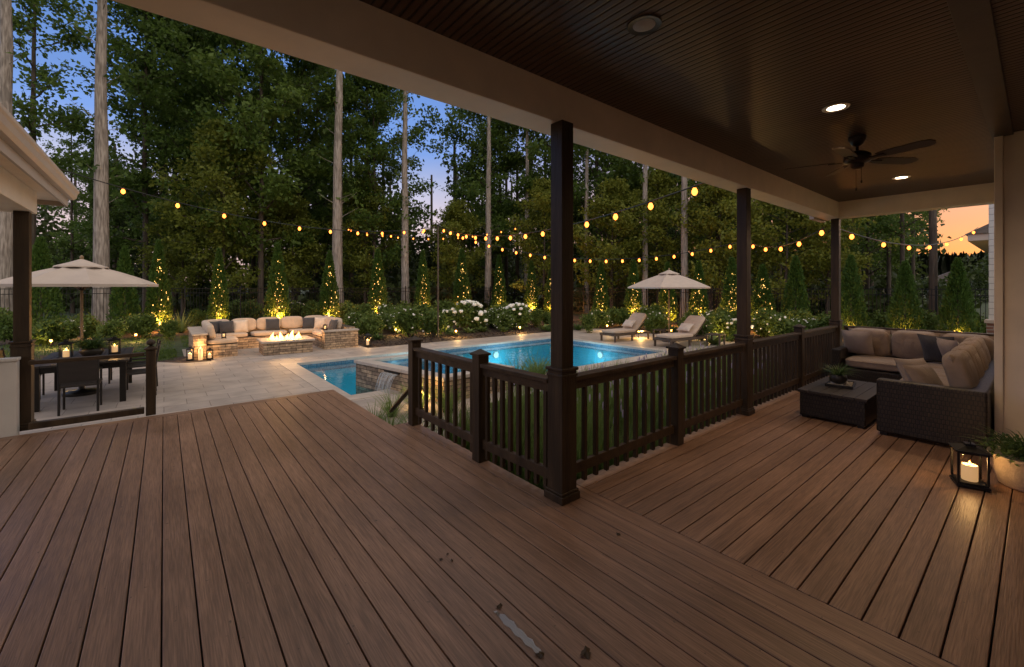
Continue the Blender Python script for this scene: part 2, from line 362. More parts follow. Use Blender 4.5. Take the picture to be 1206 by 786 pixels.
# ------------------------------------------------------------------ leaf clouds (numpy)
def leaf_arrays(C, size, rng, up=.6, asp=.55, dirs=None, dspread=.8, fold=.12):
    n = len(C); C = np.asarray(C, float)
    d = rng.normal(size=(n,3)) * dspread
    if dirs is not None: d = d + dirs
    d /= np.linalg.norm(d, axis=1)[:,None] + 1e-9
    nn = rng.normal(size=(n,3)); nn[:,2] += up*2
    s = np.cross(nn, d); s /= np.linalg.norm(s, axis=1)[:,None] + 1e-9
    nn = np.cross(d, s)
    sz = (np.asarray(size) * rng.uniform(.65, 1.3, n))[:,None]
    a = C; b = C + d*sz*.45 + s*sz*asp*.5 + nn*sz*fold; c = C + d*sz; e = C + d*sz*.45 - s*sz*asp*.5 + nn*sz*fold
    return np.stack([a,b,c,e], 1).reshape(-1,3)
def quads_obj(name, V, m, parent=None, loc=None):
    nq = len(V)//4
    me = bpy.data.meshes.new(name); me.vertices.add(len(V)); me.vertices.foreach_set('co', np.ascontiguousarray(V, dtype=np.float32).ravel())
    me.loops.add(nq*4); me.loops.foreach_set('vertex_index', np.arange(nq*4, dtype=np.int32))
    me.polygons.add(nq); me.polygons.foreach_set('loop_start', np.arange(0, nq*4, 4, dtype=np.int32))
    try: me.polygons.foreach_set('loop_total', np.full(nq, 4, dtype=np.int32))
    except Exception: pass
    me.materials.append(m); me.update(calc_edges=True); me.validate()
    o = bpy.data.objects.new(name, me); COL.objects.link(o)
    if parent: o.parent = parent
    if loc is not None: o.location = loc
    return o
def clump_points(centers, radii, per, rng, flat=.6):
    out = []
    for c, r in zip(centers, radii):
        k = max(4, int(per * (r*r)))
        p = rng.normal(size=(k,3)); p /= np.linalg.norm(p, axis=1)[:,None]
        p *= (rng.uniform(0,1,k)**.45)[:,None]*r; p[:,2] *= flat
        out.append(np.asarray(c) + p)
    return np.concatenate(out)
def limb(mb, p, dr, ln, r, rr, seg=4, sag=.06, n=5):
    pts = [Vector(p)]; d = Vector(dr).normalized()
    for i in range(seg):
        d = (d + Vector((rr.uniform(-.16,.16), rr.uniform(-.16,.16), rr.uniform(-.05,.16)))).normalized()
        pts.append(pts[-1] + d*(ln/seg))
    mb.tube(pts, [r*(1-.8*i/seg) for i in range(seg+1)], n, cap=False); return pts
def make_tree(name, seed, H, cb, R0, tr, nl, per, leaf, mt_bark, mt_leaf, low_sprigs=0, clr=(.55,1.0), dens=1.0, shape=.5):
    rr = random.Random(seed); rng = np.random.default_rng(seed)
    root = bpy.data.objects.new(name, None); COL.objects.link(root); root.empty_display_size = .3
    mb = MB(); K = 12; pts = []; px = py = 0
    for i in range(K+1):
        z = H*.97*i/K
        if i: px += rr.uniform(-.05,.05)*(H/24); py += rr.uniform(-.05,.05)*(H/24)
        pts.append(Vector((px, py, z)))
    rs = [tr*(1.18 if i == 0 else 1)*(1-.82*(i/K)**1.15) for i in range(K+1)]
    mb.tube(pts, rs, 10)
    def on(z):
        f = min(max(z/(H*.97)*K, 0), K-1e-4); i = int(f); return pts[i].lerp(pts[i+1], f-i), rs[i]+(rs[i+1]-rs[i])*(f-i)
    cen = []; rad = []
    for k in range(nl):
        u = (k+rr.random())/nl; z = cb + (H*.97-cb)*u
        prof = math.sin(math.pi*min(1, (u*(1-shape*.35)+.18)))**.8 * (1-.35*u) if u > 0 else .5
        ln = R0*max(.22, prof)*rr.uniform(.6,1.15)
        a = k*2.39996 + rr.uniform(-.5,.5); p, r = on(z)
        el = rr.uniform(.15,.75)
        lp = limb(mb, p, (math.cos(a)*math.cos(el), math.sin(a)*math.cos(el), math.sin(el)), ln, min(r*.5, .09), rr)
        for q in range(1, 5):
            if rr.random() < .85*dens:
                cen.append(lp[q] + Vector((rr.gauss(0,.3), rr.gauss(0,.3), rr.gauss(0,.25)))); rad.append(rr.uniform(*clr))
            if q >= 2:
                for _ in range(2):
                    b = a + rr.uniform(-1.1,1.1)
                    sl = ln*rr.uniform(.2,.45)
                    sp = limb(mb, lp[q], (math.cos(b), math.sin(b), rr.uniform(-.1,.6)), sl, .022, rr, 3, n=4)
                    if rr.random() < .9*dens:
                        cen.append(sp[-1]); rad.append(rr.uniform(*clr)*.9)
    for k in range(low_sprigs):
        z = rr.uniform(H*.2, cb); a = rr.uniform(0, 6.3); p, r = on(z)
        lp = limb(mb, p, (math.cos(a), math.sin(a), .5), rr.uniform(.6,1.7), .025, rr)
        cen.append(lp[-1]); rad.append(rr.uniform(.35,.6)); cen.append(lp[-2]); rad.append(.3)
    mb.build('trunk', mt_bark, root, smooth=60)
    P = clump_points(cen, rad, per, rng)
    quads_obj('crown', leaf_arrays(P, leaf, rng, .5, .62), mt_leaf, root)
    return root
# ------------------------------------------------------------------ sky and sun
w = bpy.data.worlds.new('World'); S.world = w; w.use_nodes = True
t = w.node_tree; bg = t.nodes['Background']
sk = N(t, 'ShaderNodeTexSky', sky_type='NISHITA'); sk.sun_disc = False
SUN_EL, SUN_ROT = R(1.5), R(93)
sk.sun_elevation = SUN_EL; sk.sun_rotation = SUN_ROT; sk.ozone_density = 4
tc = N(t, 'ShaderNodeTexCoord'); sp = N(t, 'ShaderNodeSeparateXYZ'); L(t, tc.outputs['Generated'], sp.inputs[0])
el = sp.outputs[2]
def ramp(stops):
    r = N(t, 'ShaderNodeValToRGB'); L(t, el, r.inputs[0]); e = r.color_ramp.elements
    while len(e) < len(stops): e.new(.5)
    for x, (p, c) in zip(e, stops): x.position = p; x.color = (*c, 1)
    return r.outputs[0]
cool = ramp([(0, (.56,.37,.31)), (.12, (.57,.43,.43)), (.22, (.37,.38,.51)), (.29, (.15,.25,.54)), (.45, (.10,.20,.48)), (.64, (.54,.50,.47)), (1, (.66,.58,.52))])  # overhead stops lie out of view, raised for more ambient light
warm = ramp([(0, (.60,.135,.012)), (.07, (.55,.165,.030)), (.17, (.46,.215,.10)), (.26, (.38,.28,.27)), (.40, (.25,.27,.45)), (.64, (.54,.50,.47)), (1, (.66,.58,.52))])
back = ramp([(0, (.62,.48,.38)), (.2, (1.0,.86,.72)), (.5, (1.0,.90,.78)), (1, (.66,.58,.52))])  # unseen sky behind the camera, made brighter to light the trees
dt = N(t, 'ShaderNodeVectorMath', operation='DOT_PRODUCT'); L(t, tc.outputs['Generated'], dt.inputs[0])
dt.inputs[1].default_value = (math.sin(SUN_ROT), math.cos(SUN_ROT), 0)
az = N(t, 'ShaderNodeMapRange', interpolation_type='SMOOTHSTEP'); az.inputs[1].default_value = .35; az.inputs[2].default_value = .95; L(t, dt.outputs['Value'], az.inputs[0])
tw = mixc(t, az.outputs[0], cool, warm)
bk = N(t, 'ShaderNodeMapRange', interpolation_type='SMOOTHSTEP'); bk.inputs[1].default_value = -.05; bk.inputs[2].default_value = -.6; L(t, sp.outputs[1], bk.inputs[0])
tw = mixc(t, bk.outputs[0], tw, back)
cn = N(t, 'ShaderNodeTexNoise'); cn.inputs['Scale'].default_value = 3.5; cn.inputs['Detail'].default_value = 4; L(t, coords(t, (1,1,3), 'Generated'), cn.inputs['Vector'])
cl = N(t, 'ShaderNodeMapRange'); cl.inputs[1].default_value = .3; cl.inputs[2].default_value = .75; cl.inputs[3].default_value = .88; cl.inputs[4].default_value = 1.16; L(t, cn.outputs[0], cl.inputs[0])
tws = N(t, 'ShaderNodeVectorMath', operation='SCALE'); L(t, tw, tws.inputs[0]); L(t, cl.outputs[0], tws.inputs['Scale'])
sks = N(t, 'ShaderNodeVectorMath', operation='SCALE'); L(t, sk.outputs[0], sks.inputs[0]); sks.inputs['Scale'].default_value = .6
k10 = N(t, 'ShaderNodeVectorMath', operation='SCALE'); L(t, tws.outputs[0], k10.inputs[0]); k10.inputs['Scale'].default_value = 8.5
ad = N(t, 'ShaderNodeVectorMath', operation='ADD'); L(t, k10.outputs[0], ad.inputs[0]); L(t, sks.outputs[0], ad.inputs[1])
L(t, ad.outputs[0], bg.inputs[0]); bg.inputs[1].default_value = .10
sl = bpy.data.lights.new('sun', 'SUN'); sl.energy = .25; sl.angle = R(12); sl.color = (1, .62, .35)
so = bpy.data.objects.new('sun', sl); COL.objects.link(so)
so.rotation_euler = Vector((-math.sin(SUN_ROT)*math.cos(R(4)), -math.cos(SUN_ROT)*math.cos(R(4)), -math.sin(R(4)))).to_track_quat('-Z','Y').to_euler()
# ------------------------------------------------------------------ camera
cam = bpy.data.cameras.new('camera'); co = bpy.data.objects.new('camera', cam); COL.objects.link(co); S.camera = co
co.location = (0, 0, CAMH); co.rotation_euler = (R(90), 0, -ANG)
cam.lens = 36*FPX/1206; cam.sensor_width = 36; cam.shift_y = -(393-HY)/1206; cam.clip_start = .05; cam.clip_end = 3000
S.view_settings.view_transform = 'Standard'; S.view_settings.look = 'None'; S.view_settings.exposure = .68; S.view_settings.gamma = 1
S.cycles.use_denoising = True; S.cycles.max_bounces = 6; S.cycles.transparent_max_bounces = 12; S.cycles.diffuse_bounces = 3; S.cycles.glossy_bounces = 3
S.cycles.sample_clamp_indirect = 4; S.cycles.use_light_tree = True; S.cycles.caustics_reflective = False; S.cycles.caustics_refractive = False
# ------------------------------------------------------------------ deck
PX = .1415; SEAM = 2.68
mb = MB(); k = 2
while True:
    x1 = SEAM - PX*k; x0 = x1 - PX
    if x0 < -4.2: break
    yend = 7.02 if x1 < 2.16 else 4.86
    mb.box(x0+.0034, x1-.0034, -2.9, yend, -.028, 0); k += 1
for j in (0, 1): mb.box(SEAM-PX*(j+1)+.003, SEAM-PX*j-.003, -2.9, 2.50, -.028, 0)
o = mb.build('deck', M['deckY'], bevel=.004); tag(o, kind='structure')
mb = MB(); mb.box(-4.2, 2.115, 7.026, 7.165, -.028, 0)
y = 2.50
while y > -2.9:
    mb.box(SEAM+.003, 9.98, y-PX*.98+.0034, y-.0034, -.028, 0); y -= PX*.98
o = mb.build('deck', M['deckX'], bevel=.004); tag(o, kind='structure')
mb = MB(); mb.box(-4.2, 2.10, -2.9, 7.15, -.5, -.032); mb.box(2.10, 2.39, -2.9, 4.84, -.5, -.033); mb.box(2.39, 9.96, -2.9, 2.48, -.5, -.034)
o = mb.build('deck_base', M['under']); tag(o, kind='structure')
# ------------------------------------------------------------------ covered porch of the house
house = thing('covered_porch', 'covered back porch with dark beadboard ceiling and cream beams over the deck', 'house', (6.8, -2.6, 0))
def hp(mb, name, m, **k):
    o = mb.build(name, m, None, **k); o.parent = house; o.matrix_parent_inverse = Matrix.Translation(house.location).inverted(); return o
mb = MB(); mb.box(-2.6, 9.86, -2.9, 2.36, 3.225, 3.30); hp(mb, 'ceiling', M['bead'])
mb = MB(); mb.box(-2.6, 10.25, -2.9, 2.78, 3.304, 3.50); hp(mb, 'roof', M['roofs'])
mb = MB(); mb.box(-2.6, 10.0, 2.36, 2.62, 2.93, 3.30); hp(mb, 'beam', M['cream'], bevel=.006)
mb = MB(); mb.box(9.72, 9.98, -2.9, 2.357, 2.931, 3.29); hp(mb, 'beam', M['cream'], bevel=.006)
mb = MB(); mb.box(-2.6, 10.2, 2.64, 2.72, 3.06, 3.30); hp(mb, 'fascia', M['trimw'])
mb = MB(); mb.box(9.3, 9.97, 2.625, 2.70, 2.90, 3.02); hp(mb, 'beam_end', M['trimw'])
mb = MB(); mb.box(2.0, 9.72, .17, .32, 3.195, 3.224); hp(mb, 'ceiling_trim', M['beadtrim'], bevel=.004)
mb = MB(); mb.box(6.69, 9.4, -2.9, .237, 0.0, 3.22); mb.box(-4.2, 6.72, -3.05, -2.9, 0, 3.3); hp(mb, 'wall', M['cream'])
mb = MB(); mb.box(6.655, 6.86, .238, .30, .004, 3.222); mb.box(6.67, 6.689, -2.85, .236, .004, .15); hp(mb, 'corner_trim', M['cream'], bevel=.006)
mb = MB()
for yy in (-.33, -.78): mb.box(6.672, 6.689, yy-.02, yy+.02, .16, 3.221)
hp(mb, 'batten', M['cream'], bevel=.003)
# recessed ceiling lights
def downlight(x, y, lit, label):
    th = thing('ceiling_light', label, 'ceiling light', (x, y, 3.224), 0, 'recessed lights in the porch ceiling')
    mb = MB(); n = 28
    mb.lathe([(.075, -.004), (.098, -.008), (.102, -.004), (.102, .0), (.075, .0)], n); mb.build('trim_ring', M['cream'] if lit else M['beadtrim'], th, smooth=True)
    mb = MB(); mb.lathe([(.073, -.003), (.05, -.006), (.01, -.007)], n); mb.build('lens', M['can'] if lit else M['can_off'], th, smooth=True)
    if lit: lamp('SPOT', (0, 0, -.03), 52, (1, .66, .36), .06, th, 150, .8)
    return th
downlight(2.24, 1.5, False, 'unlit round recessed light in the dark ceiling, nearest the camera')
downlight(4.58, 1.13, True, 'lit round recessed light in the ceiling on the near side of the fan')
downlight(8.24, 1.26, True, 'lit round recessed light in the ceiling beyond the fan')
# ceiling fan
fan = thing('ceiling_fan', 'dark bronze five blade ceiling fan hanging from the porch ceiling', 'ceiling fan', (5.65, 1.21, 3.0))
mb = MB(); mb.lathe([(.02,.12),(.05,.14),(.075,.19),(.078,.222),(.06,.224)], 20); mb.build('canopy', M['bronze'], fan, smooth=True)
mb = MB(); mb.tube([(0,0,.06),(0,0,.13)], .014, 10); mb.build('downrod', M['bronze'], fan)
mb = MB(); mb.lathe([(.03,.075),(.075,.06),(.115,.03),(.12,-.03),(.10,-.05),(.06,-.062),(.055,-.10),(.03,-.115)], 24); mb.build('motor_housing', M['bronze'], fan, smooth=50)
for i in range(5):
    a = R(36 + 72*i); Mx = Matrix.Rotation(a, 4, 'Z') @ Matrix.Rotation(R(-12), 4, 'X')
    mb = MB(); pts = [(.19,-.05),(.30,-.066),(.58,-.07),(.63,-.045),(.645,0),(.63,.045),(.58,.07),(.30,.066),(.19,.05)]
    n = len(pts); vs = [Mx @ Vector((x,y,-.026)) for x,y in pts] + [Mx @ Vector((x,y,-.018)) for x,y in pts]
    mb.add(vs, [tuple(range(n))[::-1], tuple(range(n,2*n))] + [(q,(q+1)%n,n+(q+1)%n,n+q) for q in range(n)]); b = mb.build('fan_blade', M['blade'], fan)
    mb = MB(); mb.box(.09, .25, -.022, .022, -.036, -.028, 0, Mx); mb.build('blade_bracket', M['bronze'], b)
for x, y, z in ((.045,.02,-.30), (-.03,-.04,-.24)):
    mb = MB(); mb.tube([(x,y,-.10),(x,y,z)], .002, 5); mb.lathe([(.002,0),(.008,-.01),(.008,-.03),(.002,-.035)], 8, 0, None, (x,y,z)); mb.build('pull_chain', M['bronze'], fan)
# ------------------------------------------------------------------ porch posts
def porch_post(x, y, label, w=.063, ztop=2.93):
    th = thing('porch_post', label, 'post', (x, y, 0), 0, 'dark wooden posts holding up the porch beams')
    mb = MB(); mb.box(-w, w, -w, w, .0, ztop-.002); mb.build('shaft', M['stain'], th, bevel=.005)
    q = w+.018
    mb = MB(); mb.box(-q, q, -q, q, .003, 1.00); mb.build('sleeve', M['stain'], th, bevel=.005)
    mb = MB(); mb.box(-q-.012, q+.012, -q-.012, q+.012, 1.002, 1.026); mb.box(-q-.007,q+.007,-q-.007,q+.007,.955,.978); mb.build('collar', M['stain'], th, bevel=.006)
    q += .012
    mb = MB(); mb.box(-q-.008, q+.008, -q-.008, q+.008, .002, .06); mb.box(-q,q,-q,q,.062,.082); mb.build('base_trim', M['stain'], th, bevel=.006)
    return th
porch_post(2.42, 2.36, 'thick dark brown porch post nearest the camera, where the two railings meet')
porch_post(5.88, 2.44, 'dark brown porch post midway along the railing, left of the coffee table')
porch_post(9.84, 2.43, 'dark brown corner post behind the wicker sofa')
# ------------------------------------------------------------------ railings
def newel(x, y, par, h=1.0, s=.058, cap=True):
    mb = MB(); mb.box(x-s, x+s, y-s, y+s, .0, h); p = mb.build('newel_post', M['stain'], par, bevel=.005)
    mb = MB(); q = s+.016
    mb.box(x-q, x+q, y-q, y+q, h+.001, h+.022)
    mb.add([(x-q*.9,y-q*.9,h+.022),(x+q*.9,y-q*.9,h+.022),(x+q*.9,y+q*.9,h+.022),(x-q*.9,y+q*.9,h+.022),(x,y,h+.062)], [(0,1,4),(1,2,4),(2,3,4),(3,0,4)])
    mb.build('post_cap', M['stain'], p, bevel=.003); return p
def rail_run(par, p0, p1, nb, zt=.93, zb=.17):
    p0 = Vector((*p0, 0)); p1 = Vector((*p1, 0)); d = p1-p0; ln = d.length; a = math.atan2(d.y, d.x); c = (p0+p1)/2
    mb = MB(); mb.cbox((c.x,c.y,zt-.018), (ln,.105,.036), 0, a); mb.cbox((c.x,c.y,zt-.075), (ln,.042,.075), 0, a); mb.build('top_rail', M['stainH'], par, bevel=.005)
    mb = MB(); mb.cbox((c.x,c.y,zb), (ln,.042,.085), 0, a); mb.build('bottom_rail', M['stainH'], par, bevel=.005)
    for i in range(nb):
        q = p0.lerp(p1, (i+.5)/nb)
        mb = MB(); mb.cbox((q.x,q.y,(zt+.02)/2-.02), (.036,.036,zt-.1), 0, a); mb.build('baluster', M['stain'], par, bevel=.003)
r1 = thing('deck_railing', 'short dark wood railing running from the near post towards the pool spa', 'railing', (0,0,0))
rail_run(r1, (2.34,4.68), (2.34,3.42), 8); rail_run(r1, (2.34,3.30), (2.38,2.44), 8)
newel(2.34, 4.74, r1); newel(2.34, 3.36, r1)
mb = MB(); mb.tube([(2.36,4.86,.42),(2.37,5.5,-.02)], .028, 6); mb.box(2.34,2.40,4.80,4.87,-.30,.50); mb.build('stair_rail', M['stain'], r1)
r2 = thing('deck_railing', 'long dark wood railing along the pool side of the porch', 'railing', (0,0,0))
rail_run(r2, (2.51,2.40), (4.12,2.42), 11); rail_run(r2, (4.26,2.42), (5.76,2.42), 11); rail_run(r2, (6.0,2.42), (7.80,2.42), 13); rail_run(r2, (7.92,2.42), (9.72,2.42), 13)
newel(4.19, 2.42, r2); newel(7.86, 2.42, r2)
r3 = thing('deck_railing', 'dark wood end railing behind the wicker sofa', 'railing', (0,0,0))
rail_run(r3, (9.84,2.30), (9.84,.26), 15)
r4 = thing('low_deck_barrier', 'low dark rail with a capped newel post at the deck edge by the dining table', 'barrier', (0,0,0))
mb = MB(); mb.box(-1.19,-.195,7.20,7.28,.03,.105); mb.build('bottom_rail', M['stain'], r4, bevel=.006)
newel(-.13, 7.24, r4, .84, .05)
mb = MB(); mb.box(-1.19,-.195,7.20,7.28,.765,.81); mb.build('top_rail', M['stainH'], r4, bevel=.006)
mb = MB(); mb.lathe([(.02,0),(.045,.012),(.05,.035),(.035,.06),(.012,.075)], 14, 0, None, (-.13,7.24,.898)); mb.build('finial', M['stain'], r4, smooth=True)
# ------------------------------------------------------------------ left wing
wing = thing('house_wing', 'cream eave with gutter and beam of the house wing above the dining patio', 'house wing', (-1.6,6,0))
def wp(mb, name, m, **k):
    o = mb.build(name, m, None, **k); o.parent = wing; o.matrix_parent_inverse = Matrix.Translation(wing.location).inverted(); return o
mb = MB(); mb.box(-6, -1.02, 2.9, 8.18, 2.78, 2.80); wp(mb, 'soffit', M['cream'])
mb = MB(); mb.box(-6,-1.01,2.9,8.17,2.802,2.95); mb.add([(-1.0,2.9,2.95),(-1.0,8.25,2.95),(-6,8.25,4.6),(-6,2.9,4.6)], [(0,1,2,3)]); wp(mb, 'roof', M['roofs'])
mb = MB(); mb.box(-1.017,-.995,2.9,8.20,2.72,2.95); mb.box(-6,-1.017,8.182,8.204,2.72,2.95); wp(mb, 'fascia', M['trimw'])
mb = MB()
prof = [(0,-.13),(.05,-.13),(.075,-.10),(.085,-.05),(.10,-.03),(.10,0),(.092,0),(.085,-.02),(0,-.02)]
vs = [(-.993+a, y, 2.95+b) for y in (2.9, 8.24) for a, b in prof]; n = len(prof)
mb.add(vs, [tuple(range(n))[::-1], tuple(range(n,2*n))]+[(i,(i+1)%n,n+(i+1)%n,n+i) for i in range(n)])
mb.box(-6,-.99,8.206,8.30,2.83,2.95); wp(mb, 'gutter', M['trimw'])
mb = MB(); mb.box(-1.46,-1.18,2.9,7.58,2.52,2.779); mb.box(-6,-1.46,7.30,7.58,2.521,2.778); wp(mb, 'beam', M['cream'], bevel=.006)
hw = MB(); hw.box(-4.2,-1.275,7.19,7.325,-.36,.82); hw.box(-4.2,-1.265,7.175,7.33,.822,.855); o = hw.build('half_wall', M['wall'], bevel=.006); tag(o, 'white rendered half wall at the left edge of the deck', 'wall')
th = porch_post(-1.27, 7.42, 'dark brown post of the house wing beside the white half wall', ztop=2.52)
# ------------------------------------------------------------------ things on the porch: sofa
sofa = thing('corner_sofa', 'dark wicker L-shaped corner sofa with brown cushions on the porch', 'sofa', (8.2, 1.0, 0))
def sp_(mb, name, m, **k):
    o = mb.build(name, m, None, **k); o.parent = sofa; o.matrix_parent_inverse = Matrix.Translation(sofa.location).inverted(); return o
SX0, SX1, SY0, SY1 = 6.20, 9.72, .32, 2.24
mb = MB(); mb.box(SX0, SX0+.13, SY0, 1.16, .035, .62); sp_(mb, 'armrest', M['wicker'], bevel=.018)
mb = MB(); mb.box(SX1-.92, SX1, SY1-.13, SY1, .035, .60); sp_(mb, 'armrest', M['wicker'], bevel=.018)
mb = MB(); mb.box(SX0+.132, SX1-.132, SY0, SY0+.13, .035, .60); sp_(mb, 'back_panel', M['wicker'], bevel=.018)
mb = MB(); mb.box(SX1-.13, SX1, SY0, SY1-.132, .035, .602); sp_(mb, 'back_panel', M['wicker'], bevel=.018)
mb = MB(); mb.box(SX0+.132, SX1-.132, SY0+.132, 1.13, .035, .30); mb.box(SX1-.92, SX1-.132, 1.132, SY1-.132, .035, .30); sp_(mb, 'seat_base', M['wicker'], bevel=.015)
for x, y in ((SX0+.05,SY0+.06),(SX0+.05,1.10),(SX1-.06,SY1-.06),(SX1-.86,SY1-.06),(SX1-.06,SY0+.06)):
    mb = MB(); mb.cbox((x,y,.018), (.06,.06,.034)); sp_(mb, 'foot', M['dark'])
def cushion(w, d, h, c, rz=0, tilt=0, m='cush_br', k=7, name='seat_cushion', axis='X', pinch=.12, par=None):
    mb = MB(); Mx = Matrix.Translation(c) @ Matrix.Rotation(rz, 4, 'Z') @ Matrix.Rotation(tilt, 4, axis)
    mb.ball(w, d, h, k, 10, Mx, 0, pinch)
    # piping round the seam
    pts = []
    for i in range(48):
        q = 2*math.pi*i/48; cx, sy = math.cos(q), math.sin(q)
        L_ = (abs(cx)**k+abs(sy)**k)**(1/k); pts.append(Mx @ Vector((cx/L_*w/2*1.003, sy/L_*d/2*1.003, h*.22)))
    if name == 'seat_cushion': mb.tube(pts+[pts[0]], .006, 5, 0, False)
    o = mb.build(name, M[m], None, smooth=60)
    if par is not None: o.parent = par; o.matrix_parent_inverse = Matrix.Translation(par.location).inverted()
    return o
sx = (SX0+.14, SX0+1.02, SX0+1.88, SX1-.94)
cushion(.86,.70,.17,(6.78,.81,.385), par=sofa); cushion(.86,.70,.17,(7.65,.81,.386), par=sofa); cushion(.72,.70,.17,(8.45,.81,.385), par=sofa)
cushion(.76,.68,.17,(9.21,.81,.386), par=sofa); cushion(.74,.92,.17,(9.20,1.62,.385), par=sofa)
def backc(c, w, rz, tilt, m='cush_br', h=.46, tk=.20):
    mb = MB(); Mx = Matrix.Translation(c) @ Matrix.Rotation(rz, 4, 'Z') @ Matrix.Rotation(tilt, 4, 'X')
    mb.ball(w, tk, h, 5, 10, Mx); mb.pillow(w*1.03, h*1.02, tk*1.15, 12, Mx)
    o = mb.build('back_cushion', M[m], None, smooth=60); o.parent = sofa; o.matrix_parent_inverse = Matrix.Translation(sofa.location).inverted()
for y, w_ in ((1.86,.56),(1.28,.58),(.70,.58)): backc((9.48,y,.70), w_, R(-90), R(14))
for x in (6.85, 7.55, 8.25): backc((x,.55,.70), .68, R(180), R(14))
backc((8.92,.56,.70), .62, R(180), R(12))
def throw(c, s, rz, tilt, m, label, group=None, t_=.16, roll=0, h=None):
    mb = MB(); mb.pillow(s, h or s, t_, 12)
    o = mb.build('throw_pillow', M[m], smooth=60)
    o.location = c; o.rotation_euler = (tilt, roll, rz)
    return tag(o, label, 'pillow', group)
M['taupe'] = mat('taupe_pillow', (.30,.24,.205), .85, .12, 9, .35, 300, sheen=.2)
throw((9.22,1.97,.70), .44, R(-97), R(18), 'taupe', 'light taupe pillow by the far arm of the wicker sofa', 'pillows on the wicker sofa')
throw((9.20,.98,.70), .46, R(-112), R(22), 'cush_dk', 'charcoal pillow leaning in the corner of the wicker sofa', 'pillows on the wicker sofa')
throw((8.86,.80,.69), .44, R(-145), R(20), 'taupe', 'taupe pillow leaning beside the charcoal one in the sofa corner', 'pillows on the wicker sofa')
throw((6.56,.80,.60), .40, R(-205), R(30), 'cush_br', 'dark brown pillow nearest the camera on the wicker sofa', 'pillows on the wicker sofa')
throw((6.98,.93,.61), .40, R(-215), R(30), 'taupe', 'pale taupe pillow behind the dark brown one on the wicker sofa', 'pillows on the wicker sofa')
# coffee table
ct = thing('coffee_table', 'low dark square-sided coffee table on the porch deck', 'coffee table', (6.86, 1.60, 0))
mb = MB(); mb.box(-.58,.58,-.33,.33,.03,.315); mb.build('base', M['wicker'], ct, bevel=.01)
mb = MB()
for i in range(6): mb.box(-.60,.60,-.35+i*.1167+.002,-.35+(i+1)*.1167-.002,.317,.352)
mb.build('table_top', M['slat'], ct, bevel=.004)
for x in (-.53,.53):
    for y in (-.28,.28):
        mb = MB(); mb.cbox((x,y,.014),(.06,.06,.028)); mb.build('foot', M['dark'], ct)
tr = thing('tray', 'pebble-filled dark tray on the coffee table', 'tray', (6.93,1.66,.353), R(8))
mb = MB(); mb.box(-.20,.20,-.145,.145,.0,.012); 
for a in ((-.20,.20,-.145,-.13),(-.20,.20,.13,.145),(-.20,-.185,-.129,.129),(.185,.20,-.129,.129)): mb.box(*a,.0121,.034)
mb.build('tray_body', M['dark'], tr, bevel=.002)
mb = MB()
for i in range(150):
    mb.ball(.03,.024,.017,2.2,3,Matrix.Translation((rnd.uniform(-.17,.17),rnd.uniform(-.115,.115),.018+rnd.uniform(0,.006)))@Matrix.Rotation(rnd.uniform(0,3),4,'Z'))
mb.build('pebbles', M['pebble'], tr, smooth=True)
def blades(n, ln, wd, spread, rng, m='fern', arch=.9, z0=0, r0=.04):
    vs = []; fs = []
    for i in range(n):
        a = rng.uniform(0, 6.283); ll = ln*rng.uniform(.6,1.15); tilt = rng.uniform(.15,1)*spread
        p = Vector((math.cos(a)*r0*rng.random(), math.sin(a)*r0*rng.random(), z0)); d = Vector((math.cos(a)*math.sin(tilt), math.sin(a)*math.sin(tilt), math.cos(tilt)))
        sd = Vector((-math.sin(a), math.cos(a), 0)); K = 5; o = len(vs)
        for k in range(K+1):
            f = k/K; ww = wd*(1-f)**.7*(.55+.45*min(1,f*4))/2
            vs += [tuple(p - sd*ww), tuple(p + sd*ww)]
            d = (d + Vector((math.cos(a)*.25*arch, math.sin(a)*.25*arch, -.28*arch*f*1.6))).normalized(); p = p + d*(ll/K)
        for k in range(K): q = o+2*k; fs.append((q, q+1, q+3, q+2))
    return vs, fs
rng0 = random.Random(5)
def potted(loc, label, bowl_prof, n, ln, wd, spread, m='fern', potm='bowl', leaves=0, lr=.1, cat='potted plant', rz=0):
    th = thing('potted_plant', label, cat, loc, rz)
    mb = MB(); mb.lathe(bowl_prof, 28); mb.build('pot', M[potm], th, smooth=50)
    top = bowl_prof[-1][1]; mb = MB(); mb.lathe([(.001, top-.02),(bowl_prof[-1][0]*.9, top-.018)], 20); mb.build('soil', M['soil'], th)
    mb = MB(); v, f = blades(n, ln, wd, spread, rng0, m, .8, top-.02, bowl_prof[-1][0]*.7); mb.add(v, f)
    mb.build('foliage', M[m], th)
    return th
potted((6.90,1.68,.384), 'small bowl of arching grass-like leaves on the tray', [(.05,0),(.085,.02),(.10,.06),(.092,.105),(.085,.11)], 150, .27, .013, 1.05, 'fern')
